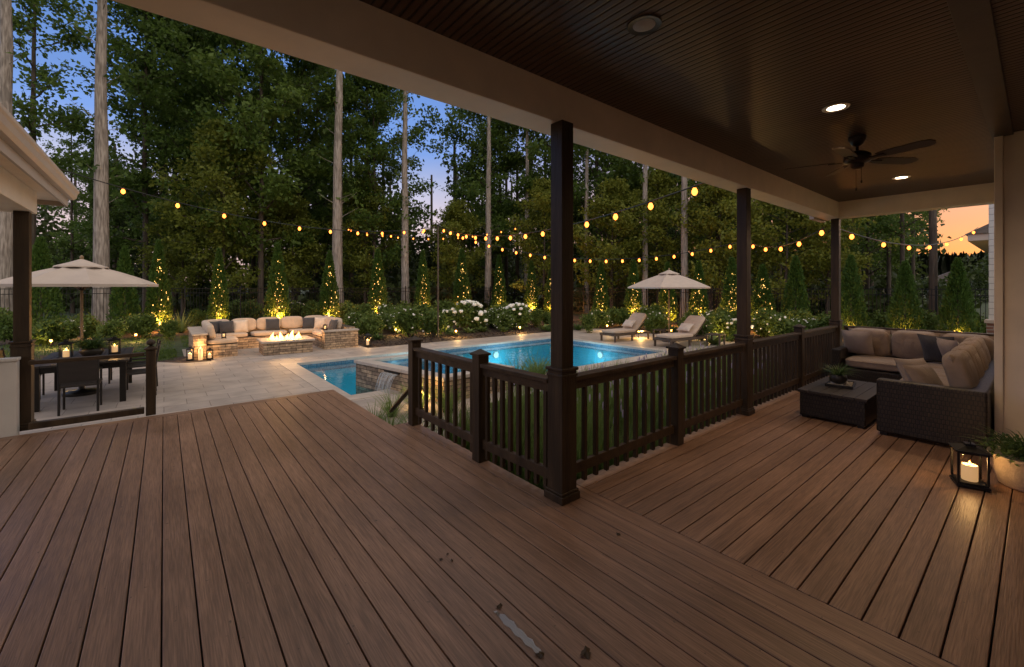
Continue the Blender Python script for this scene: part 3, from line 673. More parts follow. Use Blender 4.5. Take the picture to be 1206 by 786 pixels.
# deck lantern and planter
def lantern(loc, h, wd, label, group='candle lanterns', rz=0, energy=3.0, small=False, nm_='lantern'):
    th = thing(nm_, label, 'lantern', loc, rz, group)
    s = wd/2
    mb = MB(); mb.box(-s,s,-s,s,.012,.03); mb.box(-s*.9,s*.9,-s*.9,s*.9,.0305,.045)
    for x in (-s*.85,s*.85):
        for y in (-s*.85,s*.85): mb.cbox((x,y,.006),(.016,.016,.012))
    mb.build('base', M['black'], th, bevel=.002)
    mb = MB(); e = s*.86
    for x in (-e,e):
        for y in (-e,e): mb.cbox((x,y,.045+h*.32),(.014,.014,h*.64))
    z1 = .045+h*.64
    for q in (-e,e): mb.box(-e,e,q-.006,q+.006,z1-.012,z1+.001); mb.box(q-.006,q+.006,-e,e,z1-.0122,z1+.0008)
    mb.build('frame', M['black'], th)
    mb = MB(); mb.box(-s*1.05,s*1.05,-s*1.05,s*1.05,z1+.0015,z1+.012)
    a, b, z2 = s*1.0, s*.32, h*.86
    mb.add([(-a,-a,z1+.0125),(a,-a,z1+.0125),(a,a,z1+.0125),(-a,a,z1+.0125),(-b,-b,z2),(b,-b,z2),(b,b,z2),(-b,b,z2)], [(0,1,5,4),(1,2,6,5),(2,3,7,6),(3,0,4,7),(4,5,6,7)])
    mb.box(-b,b,-b,b,z2+.001,z2+.02)
    mb.build('roof', M['black'], th)
    mb = MB(); mb.tube([(-b*.8,0,z2+.02),(-b*.8,0,z2+.035),(-b*.5,0,h-.01),(0,0,h),(b*.5,0,h-.01),(b*.8,0,z2+.035),(b*.8,0,z2+.02)], .004, 6); mb.build('handle', M['black'], th)
    if not small:
        mb = MB(); g = e-.003
        for q in (-1,1): mb.add([(-g,q*g,.046),(g,q*g,.046),(g,q*g,z1-.013),(-g,q*g,z1-.013)],[(0,1,2,3)]); mb.add([(q*g,-g,.046),(q*g,g,.046),(q*g,g,z1-.013),(q*g,-g,z1-.013)],[(0,1,2,3)])
        mb.build('glass', M['gl'], th)
    ch = h*.33; cr = s*.5
    mb = MB(); mb.lathe([(cr*.95,.046),(cr,.05),(cr,.046+ch-.006),(cr*.93,.046+ch),(cr*.5,.046+ch-.008),(.003,.046+ch-.01)], 20); cd = mb.build('candle', M['candle'], th, smooth=40)
    fz = .046+ch-.006; fh = h*.085
    mb = MB(); mb.lathe([(.001,0),(fh*.22,fh*.22),(fh*.26,fh*.4),(fh*.15,fh*.72),(.001,fh)], 10, 0, None, (0,0,fz+.006)); mb.build('flame', M['flame'], cd, smooth=True)
    lamp('POINT', (0,0,fz+fh*1.6), energy, (1,.55,.2), .015, th)
    return th
lantern((5.20,.37,0), .385, .20, 'black glass lantern with lit candle on the deck by the planter', rz=R(18), energy=1.5)
pp = potted((5.50,.055,0), 'large cream planter of trailing green foliage at the right edge of the deck', [(.15,0),(.175,.02),(.215,.14),(.225,.225),(.235,.235),(.235,.262),(.215,.262)], 200, .30, .02, 1.15, 'fern', 'pot')
rngn = np.random.default_rng(4)
P = clump_points([(rnd.uniform(-.19,.19), rnd.uniform(-.19,.19), .30) for _ in range(14)], [.11]*14, 7000, rngn, .8)
quads_obj('trailing_leaves', leaf_arrays(P, .035, rngn, .3, .5), M['fern'], pp)
# debris on the deck
pud = MB(); g = lambda px, py, z=.0035: ground(px, py, z)
pl = [(581,720),(585,719),(589,723),(594,723),(599,729),(605,732),(609,739),(616,743),(621,750),(627,753),(631,761),(637,765),(640,775),(636,771),(631,770),(626,763),(619,760),(614,752),(606,748),(601,740),(594,736),(588,727)]
pud.add([g(*p) for p in pl], [tuple(range(len(pl)))[::-1]]); o = pud.build('puddle', M['puddle']); tag(o, 'thin pale puddle lying along a deck board in the foreground', 'puddle')
def flatleaf(px, py, s, rz, label):
    c = g(px, py, .006); mb = MB(); pts = []
    for i in range(14):
        q = 2*math.pi*i/14; r = s*(.55+.45*abs(math.cos(1.5*q)))*(1 if i % 2 else .78); pts.append((r*math.cos(q), r*.7*math.sin(q), .004*math.sin(3*q)))
    mb.add(pts+[(0,0,.007)], [(i,(i+1)%14,14) for i in range(14)]); o = mb.build('dead_leaf', M['dryleaf'], None, tuple(c), rz=rz)
    tag(o, label, 'leaf', 'dead leaves on the deck')
flatleaf(690,769,.042,.5,'brown dead leaf on the deck right of the puddle')
flatleaf(728,629,.022,1.2,'tiny brown dead leaf on the deck by the border board')
flatleaf(588,714,.024,.2,'small dark leaf at the upper end of the puddle')
flatleaf(636,771,.028,2.2,'dark curled leaf at the lower end of the puddle')
for i, (px, py) in enumerate(((527,653),(532,660),(519,659))): flatleaf(px,py,.010+.003*i,i*1.1,'tiny crumb of leaf on the deck in front of the near post' )
# ------------------------------------------------------------------ ground, patio, pool
POOL = [(2.66,8.0),(3.6,8.0),(5.2,8.0),(5.2,7.3),(12.1,7.3),(12.1,12.25),(2.66,12.25)]
def ring_sheet(name, outer, holes, z, m, kind='structure'):
    bm = bmesh.new(); es = []
    for lp in [outer]+holes:
        vs = [bm.verts.new((x,y,z)) for x,y in lp]
        es += [bm.edges.new((vs[i], vs[(i+1)%len(vs)])) for i in range(len(vs))]
    bmesh.ops.triangle_fill(bm, edges=es, use_beauty=True, use_dissolve=False)
    bmesh.ops.recalc_face_normals(bm, faces=bm.faces)
    if sum(f.normal.z for f in bm.faces) < 0: bmesh.ops.reverse_faces(bm, faces=bm.faces)
    me = bpy.data.meshes.new(name); bm.to_mesh(me); bm.free(); me.materials.append(m)
    o = bpy.data.objects.new(name, me); COL.objects.link(o); return tag(o, kind=kind)
BIG = 1500
ring_sheet('ground', [(-BIG,-BIG),(BIG,-BIG),(BIG,BIG),(-BIG,BIG)], [[(x,y) for x,y in POOL]], GZ-.024, M['grass_g'])
def off(poly, d):
    n = len(poly); out = []
    for i in range(n):
        p0, p1, p2 = Vector(poly[i-1]), Vector(poly[i]), Vector(poly[(i+1)%n])
        a = (p1-p0).normalized(); b = (p2-p1).normalized(); na = Vector((a.y,-a.x)); nb = Vector((b.y,-b.x))
        m = (na+nb); k = 1+na.dot(nb); out.append(tuple(p1+m*(d/k) if k > 1e-3 else p1+na*d))
    return out
COPE = off(POOL, .32)
PATIO = [(-5,7.18),(-.3,7.18),(2.16,7.18),(2.16,4.9),(4.2,4.9),(4.2,6.0),(12.6,6.2),(16.2,6.2),(16.2,13.7),(5.2,13.9),(5.2,17.4),(.45,17.4),(.45,14.9),(-5,14.9)]
ring_sheet('patio', PATIO, [COPE], GZ, M['paver'])
# coping as a raised lip round the pool
bm = bmesh.new(); mbc = MB(); n = len(POOL)
inn = off(POOL, -.02)
for i in range(n):
    a, b, c, d = inn[i], inn[(i+1)%n], COPE[(i+1)%n], COPE[i]
    mbc.add([(*a,GZ-.05),(*b,GZ-.05),(*c,GZ-.02),(*d,GZ-.02),(*a,GZ+.012),(*b,GZ+.012),(*c,GZ+.008),(*d,GZ+.008)], [(4,5,6,7),(0,1,5,4),(3,2,6,7)])
o = mbc.build('pool_coping', M['coping'], merge=True); tag(o, kind='structure')
mb = MB()
for i in range(n):
    a, b = POOL[i], POOL[(i+1)%n]
    mb.add([(*a,-1.8),(*b,-1.8),(*b,GZ-.05),(*a,GZ-.05)], [(0,1,2,3)], 0); 
mb.add([(x,y,-1.8) for x,y in POOL], [tuple(range(n))])
o = mb.build('pool_basin', M['plaster']); tag(o, kind='structure')
mb = MB(); tl = off(POOL, -.012)
for i in range(n):
    a, b = tl[i], tl[(i+1)%n]
    mb.add([(*a,GZ-.26),(*b,GZ-.26),(*b,GZ-.051),(*a,GZ-.051)], [(0,1,2,3)])
o = mb.build('pool_tile_band', M['tile']); tag(o, kind='structure')
WZ = GZ-.105
mb = MB(); wp_ = off(POOL, -.013); mb.add([(x,y,WZ) for x,y in wp_], [tuple(range(n))]); o = mb.build('pool_water', M['water']); tag(o, kind='structure')
def poollight(x, y, nx, ny, label, e=60):
    th = thing('pool_light', label, 'pool light', (x,y,-.78), math.atan2(ny,nx), 'underwater lights of the pool')
    mb = MB(); Mx = Matrix.Rotation(R(90),4,'Y'); mb.lathe([(.12,0),(.13,.01),(.10,.02)], 20, 0, Mx); mb.build('ring', M['trimw'], th)
    mb = MB(); mb.lathe([(.095,.021),(.05,.03),(.005,.032)], 20, 0, Mx); mb.build('lens', M['pool_lens'], th)
    lamp('POINT', (.55,0,-.15), e*1.1, (.70,.90,1.0), .25, th)
poollight(9.2, 12.24, 0, -1, 'round underwater light in the far wall of the pool', 22)
poollight(12.09, 9.9, -1, 0, 'round underwater light in the pool wall below the loungers', 20)
poollight(5.8, 12.24, 0, -1, 'round underwater light in the far pool wall behind the spa', 16)
poollight(2.67, 10.0, 1, 0, 'round underwater light in the left pool wall', 9)
# spa
SQ = [(3.15,9.25),(3.72,6.45),(5.35,6.5),(4.92,9.3)]
spa = thing('spa', 'raised stone-clad square spa with pale coping spilling into the pool', 'spa', (4.3,7.9,GZ))
def pr(o, par): o.parent = par; o.matrix_parent_inverse = Matrix.Translation(par.location).inverted(); return o
SI = off(SQ, -.25); mb = MB(); so_ = off(SQ, -.03)
for i in range(4):
    a, b = so_[i], so_[(i+1)%4]; c, d = SI[(i+1)%4], SI[i]
    mb.add([(*a,-1.79),(*b,-1.79),(*b,.02),(*a,.02),(*d,.02),(*c,.02)], [(0,1,2,3),(3,2,5,4)])
pr(mb.build('stone_wall', M['stone'], merge=True), spa)
mb = MB()
for i in range(4):
    a, b, c, d = SQ[i], SQ[(i+1)%4], SI[(i+1)%4], SI[i]
    v = [(*p, z) for z in (.022,.088) for p in (a,b,c,d)]
    mb.add(v, [(4,5,6,7),(0,1,5,4),(2,3,7,6),(0,3,2,1)])
pr(mb.build('coping', M['coping'], merge=True, bevel=.008), spa)
mb = MB()
for i in range(4):
    a, b = SI[i], SI[(i+1)%4]; mb.add([(*b,-.33),(*a,-.33),(*a,.021),(*b,.021)], [(0,1,2,3)])
pr(mb.build('tile_lining', M['tile']), spa)
mb = MB(); mb.add([(*p,-.33) for p in SI], [(0,1,2,3)]); pr(mb.build('floor', M['plaster']), spa)
mb = MB(); mb.add([(*p,.0) for p in off(SI,-.002)], [(0,1,2,3)]); o = mb.build('spa_water', M['water']); tag(o, kind='structure')
lamp('POINT', (4.3,8.3,-.17), 5, (.7,.9,1), .08, None)
# waterfall: from the left wall of the spa
A, B = Vector(SQ[0]), Vector(SQ[1]); u = (B-A).normalized(); nrm = Vector((-abs(u.y), -abs(u.x)*0+u.x*-1)); nrm = Vector((u.y, -u.x)); 
if nrm.x > 0: nrm = -nrm
mb = MB(); c0 = A + u*1.12
rw = random.Random(3)
for k in range(30):
    q = k/29*.46; p = c0 + u*q; wd = .006 + rw.random()*.010; K = 8; vs = []; ph = rw.random()*6
    for i in range(K+1):
        f = i/K; dd = .02 + .20*f**.55 + .012*math.sin(ph+f*5); z = -.02 - (.02+.0)*f - .43*f**1.7
        for s in (-1,1): c = p + u*(s*wd/2*(1-.25*f)) + nrm*dd; vs.append((c.x,c.y,z))
    mb.add(vs, [(2*i,2*i+1,2*i+3,2*i+2) for i in range(K)])
o = mb.build('waterfall', M['fall']); tag(o, 'thin sheet of falling water from the spa spout into the pool', 'waterfall')
fm = mat('water_foam', (.75,.80,.82), .4, .1, 30, .5)
mb = MB()
for k in range(46):
    p = c0 + u*rw.uniform(-.05,.5) + nrm*(.22+rw.gauss(0,.05)); mb.ball(rw.uniform(.02,.07),rw.uniform(.02,.06),.015,2.2,3,Matrix.Translation((p.x,p.y,WZ+.004)))
o = mb.build('splash_foam', fm, smooth=True); tag(o, 'white splash where the spa water meets the pool', 'splash')
mb = MB(); q = c0+u*.23-nrm*.028; mb.cbox((q.x,q.y,-.01),(.48,.06,.022),0,math.atan2(u.y,u.x)); pr(mb.build('spout', M['dark']), spa)
# mulch beds and lawn
def sheet(name, pts, z, m, kind='structure'): return ring_sheet(name, pts, [], z, m, kind)
sheet('mulch_bed', [(5.22,13.92),(16.22,13.72),(16.22,-3),(22.6,-3),(22.6,27.4),(-14,27.4),(-14,23.2),(3.5,22.2),(5.0,20)], GZ-.008, M['mulch'])
sheet('mulch_bed', [(.43,15.6),(-.2,14.93),(.43,14.2),(1.0,14.1),(1.02,15.0)], GZ+.004, M['mulch'])
sheet('mulch_bed', [(2.42,2.56),(16.2,2.56),(16.2,6.18),(12.6,6.18),(4.22,5.98),(4.22,4.88),(2.42,4.88)], GZ-.012, M['mulch'])
sheet('mulch_bed', [(-9,15.0),(-1.9,15.0),(-1.2,16.6),(-2.4,18.6),(-9,18.6)], GZ-.009, M['mulch'])
# ------------------------------------------------------------------ fire pit and stone sofa
fp = thing('fire_pit', 'rectangular stone gas fire pit with lit flames in front of the U-shaped stone sofa', 'fire pit', (2.93,14.72,GZ), R(-2))
mb = MB(); mb.box(-.66,.66,-.52,.52,0,.35); mb.build('stone_base', M['stone'], fp)
mb = MB()
for a in ((-.72,.72,-.58,-.16),(-.72,.72,.16,.58),(-.72,-.48,-.159,.159),(.48,.72,-.159,.159)): mb.box(*a,.352,.41)
mb.build('cap', M['stonecap'], fp, bevel=.008)
mb = MB(); mb.box(-.478,.478,-.158,.158,.33,.375); mb.build('burner', M['dark'], fp)
def flame(mb, x, y, z, h):
    lean = rnd.uniform(-.03,.03); K = 7; n = 8; vs = []
    for i in range(K+1):
        f = i/K; r = h*.30*(max(0.02, math.sin(math.pi*(f**.62)*.98+.04)))*(1-f*.45)
        for k in range(n):
            q = 2*math.pi*k/n; vs.append((x+lean*f*f*2+r*math.cos(q)*(1+.15*math.sin(3*q+i)), y+r*.8*math.sin(q), z+h*f))
    mb.add(vs, [(i*n+k,i*n+(k+1)%n,(i+1)*n+(k+1)%n,(i+1)*n+k) for i in range(K) for k in range(n)])
for i, (x, h) in enumerate(((-.38,.24),(-.25,.15),(-.13,.25),(.02,.19),(.15,.27),(.28,.16),(.37,.22))):
    mb = MB(); flame(mb, x, rnd.uniform(-.04,.04), .372, h); flame(mb, x+.045, rnd.uniform(-.05,.05), .372, h*.5); mb.build('flame', M['flame'], fp, smooth=True)
lamp('POINT', (-.2,0,.66), 26, (1,.52,.18), .09, fp); lamp('POINT', (.2,0,.66), 26, (1,.52,.18), .09, fp)
ss = thing('stone_sofa', 'U-shaped stone-clad outdoor sofa with beige cushions around the fire pit', 'sofa', (2.9,16.2,GZ))
X0, X1, Y0, Y1 = .62, 5.05, 14.75, 17.3
def sadd(mb, name, m, **k):
    o = mb.build(name, m, None, **k); return pr(o, ss)
mb = MB(); mb.box(X0+.305,X1-.305,Y1-.3,Y1,GZ+.0,GZ+.66); sadd(mb,'back_wall',M['stone'])
mb = MB(); mb.box(X0,X0+.3,Y0-.12,Y1,GZ,GZ+.665); sadd(mb,'side_wall',M['stone'])
mb = MB(); mb.box(X1-.3,X1,Y0-.05,Y1,GZ,GZ+.655); sadd(mb,'side_wall',M['stone'])
mb = MB(); mb.box(X0+.302,X1-.302,Y1-1.0,Y1-.302,GZ,GZ+.36); mb.box(X0+.302,X0+1.05,Y0,Y1-1.002,GZ,GZ+.361); mb.box(X1-1.05,X1-.302,Y0+.05,Y1-1.002,GZ,GZ+.361); sadd(mb,'seat_base',M['stone'])
mb = MB(); mb.box(X1-1.06,X1+.01,Y0-.32,Y0-.055,GZ,GZ+.55); sadd(mb,'end_wall',M['stone'])
mb = MB(); mb.box(X1-1.09,X1+.04,Y0-.35,Y0-.04,GZ+.552,GZ+.60); sadd(mb,'cap',M['stonecap'],bevel=.006)
mb = MB(); mb.box(X0-.03,X0+.33,Y0-.15,Y1+.02,GZ+.667,GZ+.715); sadd(mb,'cap',M['stonecap'],bevel=.006)
def scush(w_,d,h,c,rz=0,tilt=0,name='seat_cushion',k=7):
    mb = MB(); Mx = Matrix.Translation(c)@Matrix.Rotation(rz,4,'Z')@Matrix.Rotation(tilt,4,'X'); mb.ball(w_,d,h,k,8,Mx,0,.1); sadd(mb,name,M['sand'],smooth=60)
zs = GZ+.435
scush(.78,1.1,.15,(X0+.70,Y0+.55,zs)); scush(.78,1.15,.15,(X1-.70,Y0+.62,zs))
for i in range(3): scush(1.05,.74,.15,(X0+.31+.64+i*1.17+.05,Y1-.66,zs))
for i in range(5): scush(.74,.18,.44,(X0+.72+i*.745,Y1-.36,zs+.30),0,R(-12),'back_cushion',5)
for y in (15.1,15.85,16.55): scush(.72,.19,.44,(X0+.42,y,zs+.30),R(90),R(-12),'back_cushion',5)
for y in (15.35,16.05,16.65): scush(.68,.18,.44,(X1-.40,y,zs+.29),R(-90),R(-12),'back_cushion',5)
M['sand2'] = mat('pale_pillow', (.66,.55,.45), .85, .08, 8, .3, 300, sheen=.2)
for (x,y,rz,m,l) in ((1.30,16.72,R(25),'cush_dk','charcoal pillow in the left corner of the stone sofa, farther left of two'),
    (1.58,16.62,R(12),'cush_dk','charcoal pillow in the left corner of the stone sofa, beside a beige one'),
    (1.98,16.72,R(0),'sand2','beige pillow right of the charcoal pair on the stone sofa'),
    (2.92,16.70,R(-4),'cush_dk','charcoal pillow alone at the middle of the stone sofa back'),
    (4.05,16.62,R(-12),'cush_dk','charcoal pillow in the right corner of the stone sofa'),
    (4.40,16.45,R(-30),'sand2','beige pillow in the right corner of the stone sofa'),
    (4.42,15.05,R(-75),'cush_dk','dark pillow at the front end of the right arm of the stone sofa')):
    throw((x,y,zs+.27), .42, rz, R(-18), m, l, 'pillows on the stone sofa')
# lanterns and candles by the sofa
lantern((.55,14.55,GZ+.006), .42,.17,'tall thin lantern in the mulch corner left of the stone sofa', small=True, energy=3)
lantern((.98,14.42,GZ+.006), .34,.16,'lantern at the front foot of the left stone sofa arm', small=True, energy=3)
lantern((5.35,14.35,GZ), .50,.20,'lantern standing beside the right end of the stone sofa', small=True, energy=5)
lantern((1.35,14.95,zs+.08), .19,.11,'little lantern standing on the left seat cushion of the stone sofa', small=True, energy=.3)
lantern((4.05,14.58,GZ+.601), .2,.11,'little lantern on the end wall of the stone sofa', small=True, energy=.4)
th = thing('pillar_candle','ivory pillar candle lit between lanterns left of the stone sofa','candle',(.78,14.5,GZ+.006))
mb = MB(); mb.lathe([(.05,0),(.05,.30),(.045,.31),(.01,.30)],16); mb.build('wax',M['candle'],th,smooth=40)
mb = MB(); mb.lathe([(.002,.31),(.013,.33),(.012,.345),(.001,.375)],8); mb.build('flame',M['flame'],th); lamp('POINT',(0,0,.42),3.0,(1,.55,.2),.02,th)
# ------------------------------------------------------------------ dining set under the umbrella
tb = thing('dining_table','long dark slatted dining table on the patio beneath the left umbrella','table',(-1.08,11.1,GZ))
mb = MB()
for i in range(9): mb.box(-.60+i*.1333+.003,-.60+(i+1)*.1333-.003,-1.0,1.0,.70,.735)
mb.build('table_top',M['slat'],tb,bevel=.003)
mb = MB(); mb.box(-.54,.54,-.93,-.90,.60,.698); mb.box(-.54,.54,.90,.93,.60,.698); mb.box(-.54,-.51,-.899,.899,.60,.698); mb.box(.51,.54,-.899,.899,.60,.698); mb.build('apron',M['dark'],tb)
for x in (-.52,.52):
    for y in (-.92,.92): mb = MB(); mb.cbox((x,y,.349),(.085,.085,.698)); mb.build('leg',M['dark'],tb,bevel=.004)
def make_chair(label):
    c = thing('dining_chair', label, 'chair', (0,0,0), 0, 'dark chairs around the dining table')
    mb = MB(); mb.box(-.24,.24,-.23,.23,.42,.455); mb.build('seat',M['slat'],c,bevel=.008)
    for x in (-.22,.22):
        mb = MB(); mb.tube([(x,.21,.0),(x,.21,.64)],.016,8); mb.build('leg',M['dark'],c)
        mb = MB(); mb.tube([(x,-.24,0),(x,-.22,.45),(x,-.29,.92)],.017,8); mb.build('leg',M['dark'],c)
        mb = MB(); mb.tube([(x,-.24,.64),(x,.0,.65),(x,.24,.63)],.019,8); mb.build('armrest',M['dark'],c)
    mb = MB(); mb.add([(-.22,-.225,.50),(.22,-.225,.50),(.22,-.285,.90),(-.22,-.285,.90),(-.22,-.245,.50),(.22,-.245,.50),(.22,-.305,.90),(-.22,-.305,.90)],[(0,1,2,3),(7,6,5,4),(0,4,5,1),(2,6,7,3),(1,5,6,2),(0,3,7,4)]); mb.build('backrest',M['slat'],c,bevel=.004)
    return c
ch0 = make_chair('dark chair at the near end of the dining table, its back to the camera'); ch0.location = (-1.05,9.86,GZ)
for x,y,rz,l in ((-.36,10.55,90,'dark armchair on the pool side of the dining table, near end'),(-.36,11.45,94,'dark armchair on the pool side of the dining table, far end'),
                 (-1.92,10.55,-90,'dark armchair on the wall side of the dining table, near end'),(-1.94,11.45,-88,'dark armchair on the wall side of the dining table, far end'),
                 (-1.1,12.38,180,'dark chair at the far end of the dining table')):
    copy_tree(ch0,(x,y,GZ),R(rz),label=l)
lantern((-1.33,10.75,GZ+.737),.36,.17,'lit lantern on the dining table, left of the leafy bowl',small=True,energy=2.2)
lantern((-.72,11.0,GZ+.737),.36,.17,'lit lantern on the dining table, right of the leafy bowl',small=True,energy=2.2)
potted((-1.02,10.9,GZ+.736),'dark bowl of green plants at the middle of the dining table',[(.07,0),(.13,.03),(.17,.10),(.155,.16),(.145,.165)],260,.40,.03,1.25,'fern')
def umbrella(loc, rad, zrim, ztop, n, label, cat='umbrella', rz=0, valance=.05):
    th = thing('patio_umbrella', label, cat, loc, rz)
    mb = MB(); mb.lathe([(.26,0),(.26,.05),(.24,.065),(.06,.08),(.045,.10),(.045,.30),(.03,.31)],24); mb.build('base',M['dark'],th,smooth=50)
    mb = MB(); mb.tube([(0,0,.08),(0,0,ztop-.02)],.022,12); mb.build('pole',M['polewood'],th,smooth=True)
    # canopy: panels sagging between ribs
    vs = []; fs = []; K = 8; SUB = 4; tot = n*SUB; ri = .14
    for i in range(K+1):
        f = i/K
        for k in range(tot):
            q = 2*math.pi*k/tot; fr = (k % SUB)/SUB; sc_ = math.cos(math.pi/n)/math.cos(((k%SUB)/SUB-.5)*2*math.pi/n); sagf = math.sin(math.pi*fr)
            r = (ri+(rad-ri)*f)*sc_*(1-.02*sagf*f); z = ztop-.10-(ztop-.10-zrim)*(f**1.05) - .035*sagf*math.sin(math.pi*f)*1.0 + .02*math.sin(math.pi*f)
            vs.append((r*math.cos(q), r*math.sin(q), z))
    for k in range(tot):
        x,y,z = vs[K*tot+k]; vs.append((x*.997,y*.997,z-valance))
    for i in range(K+1):
        for k in range(tot): fs.append((i*tot+k, (i+1)*tot+k, (i+1)*tot+(k+1)%tot, i*tot+(k+1)%tot))
    mb = MB(); mb.add(vs, fs); mb.build('canopy', M['canvas'], th, smooth=20)
    vs = []; fs = []
    for i,(r,z) in enumerate(((.012,ztop+.015),(.17,ztop-.055),(.36,ztop-.128),(.365,ztop-.165))):
        for k in range(tot):
            q = 2*math.pi*k/tot; s_ = 1+(.03 if (k%SUB)==0 and i>1 else 0); vs.append((r*s_*math.cos(q), r*s_*math.sin(q), z+(.018*math.sin(math.pi*((k%SUB)/SUB)) if i==3 else 0)))
    for i in range(3):
        for k in range(tot): fs.append((i*tot+k,(i+1)*tot+k,(i+1)*tot+(k+1)%tot,i*tot+(k+1)%tot))
    mb = MB(); mb.add(vs,fs); mb.build('vent_cap',M['canvas'],th,smooth=20)
    mb = MB(); mb.lathe([(.02,0),(.03,.02),(.028,.05),(.008,.075)],12,0,None,(0,0,ztop+.01)); mb.build('finial',M['polewood'],th,smooth=True)
    mb = MB(); mb.lathe([(.024,0),(.045,.01),(.045,.06),(.024,.07)],12,0,None,(0,0,zrim-.12)); mb.build('hub',M['dark'],th)
    for k in range(n):
        q = 2*math.pi*k/n; c,s = math.cos(q),math.sin(q)
        mb = MB(); mb.tube([(c*.03,s*.03,ztop-.12),(c*rad*.5,s*rad*.5,(ztop-.10+zrim)/2-.015),(c*rad*.975,s*rad*.975,zrim-.014)],.009,5); rb = mb.build('rib',M['polewood'],th)
        mb = MB(); mb.tube([(c*.04,s*.04,zrim-.08),(c*rad*.5,s*rad*.5,(ztop-.10+zrim)/2-.03)],.007,5); mb.build('strut',M['polewood'],rb)
    return th
umbrella((-1.20,11.35,GZ), 1.14, 2.06, 2.52, 8, 'beige patio umbrella with vented top over the dining table', rz=R(12))
# ------------------------------------------------------------------ loungers
def make_lounger(label):
    r = thing('sun_lounger', label, 'sun lounger', (0,0,0), 0, 'sun loungers beside the pool')
    mb = MB()
    for y in (-.34,.34): mb.box(-.05,1.98,y-.025,y+.025,.22,.30)
    mb.box(-.05,-.001,-.314,.314,.22,.30); mb.box(1.93,1.98,-.314,.314,.221,.299)
    for i in range(9): mb.box(.05+i*.13,.14+i*.13,-.314,.314,.27,.29)
    mb.build('frame',M['teak'],r,bevel=.004)
    for x in (.02,.95,1.90):
        for y in (-.33,.33): mb = MB(); mb.cbox((x,y,.11),(.06,.055,.22)); mb.build('leg',M['teak'],r,bevel=.003)
    a = R(42); Mx = Matrix.Translation((1.22,0,.30))@Matrix.Rotation(-a,4,'Y')
    mb = MB(); mb.box(0,.86,-.32,-.28,-.02,.02,0,Mx); mb.box(0,.86,.28,.32,-.02,.02,0,Mx)
    for i in range(6): mb.box(.04+i*.14,.12+i*.14,-.279,.279,-.01,.015,0,Mx)
    mb.tube([Mx@Vector((.55,-.25,-.02)),(1.85,-.25,.28)],.014,6); mb.tube([Mx@Vector((.55,.25,-.02)),(1.85,.25,.28)],.014,6)
    mb.build('backrest_frame',M['teak'],r)
    mb = MB(); mb.ball(1.24,.68,.12,8,10,Matrix.Translation((.60,0,.36)),0,.08); mb.build('seat_cushion',M['sand'],r,smooth=60)
    mb = MB(); mb.ball(.90,.67,.12,8,10,Mx@Matrix.Translation((.45,0,.085)),0,.08); mb.build('back_cushion',M['sand'],r,smooth=60)
    return r
lg = make_lounger('beige cushioned lounger at the pool edge, farther from the porch'); lg.location = (12.65,10.0,GZ); lg.rotation_euler.z = R(-4)
lg2 = copy_tree(lg,(12.85,7.9,GZ),R(-8),label='beige cushioned lounger at the pool edge, nearer the porch')
for l, lab in ((lg,'small beige pillow on the farther pool lounger'),(lg2,'small beige pillow on the nearer pool lounger')):
    Mx = Matrix.Translation(l.location)@Matrix.Rotation(l.rotation_euler.z,4,'Z'); p = Mx@Vector((1.16,0,.62))
    throw(p, .50, l.rotation_euler.z+R(90), R(48), 'sand2', lab, 'pillows on the loungers', .15, h=.36)
def side_table(loc, rz, label):
    r = thing('side_table', label, 'side table', loc, rz, 'low side tables by the loungers'); mb = MB()
    for i in range(5): mb.box(-.25+i*.1+.003,-.15+i*.1-.003,-.25,.25,.38,.41)
    mb.build('table_top',M['teak'],r,bevel=.003)
    for x in (-.21,.21):
        for y in (-.21,.21): mb = MB(); mb.cbox((x,y,.19),(.05,.05,.379)); mb.build('leg',M['teak'],r)
    return r
side_table((14.5,8.95,GZ),0,'low teak table between the two pool loungers'); side_table((14.55,6.95,GZ),R(5),'low teak table on the porch side of the nearer lounger')
umbrella((14.45,8.62,GZ), 1.52, 2.0, 2.62, 6, 'beige umbrella standing behind the two pool loungers', rz=R(20))
# ------------------------------------------------------------------ fence
def fence(name, p0, p1, label):
    f = thing(name, label, 'fence', (*p0, GZ)); p0 = Vector((*p0,0)); p1 = Vector((*p1,0)); D = p1-p0; ln = D.length; nb = max(1, round(ln/2.4)); a = math.atan2(D.y, D.x); H = 1.95
    u = D.normalized()
    for i in range(nb+1):
        q = u*(ln*i/nb); mb = MB(); mb.cbox((q.x,q.y,(H+.08)/2),(.06,.06,H+.08),0,a); mb.cbox((q.x,q.y,H+.09),(.075,.075,.02),0,a); mb.build('post',M['black'],f)
    for i in range(nb):
        mb = MB(); np_ = 19
        for k in range(np_):
            q = u*(ln*(i+(k+1)/(np_+1))/nb); mb.cbox((q.x,q.y,H/2+.02),(.018,.018,H-.04),0,a)
        c = u*(ln*(i+.5)/nb)
        for z in (.2, H-.25, H-.03): mb.cbox((c.x,c.y,z),(ln/nb-.06,.03,.03),0,a)
        mb.build('picket_panel',M['black'],f)
fence('metal_fence',(-13.5,27.2),(22.3,27.2),'black metal picket fence along the back of the garden before the wood')
fence('metal_fence',(22.3,27.1),(22.3,-2.5),'black metal picket fence along the right side of the garden')
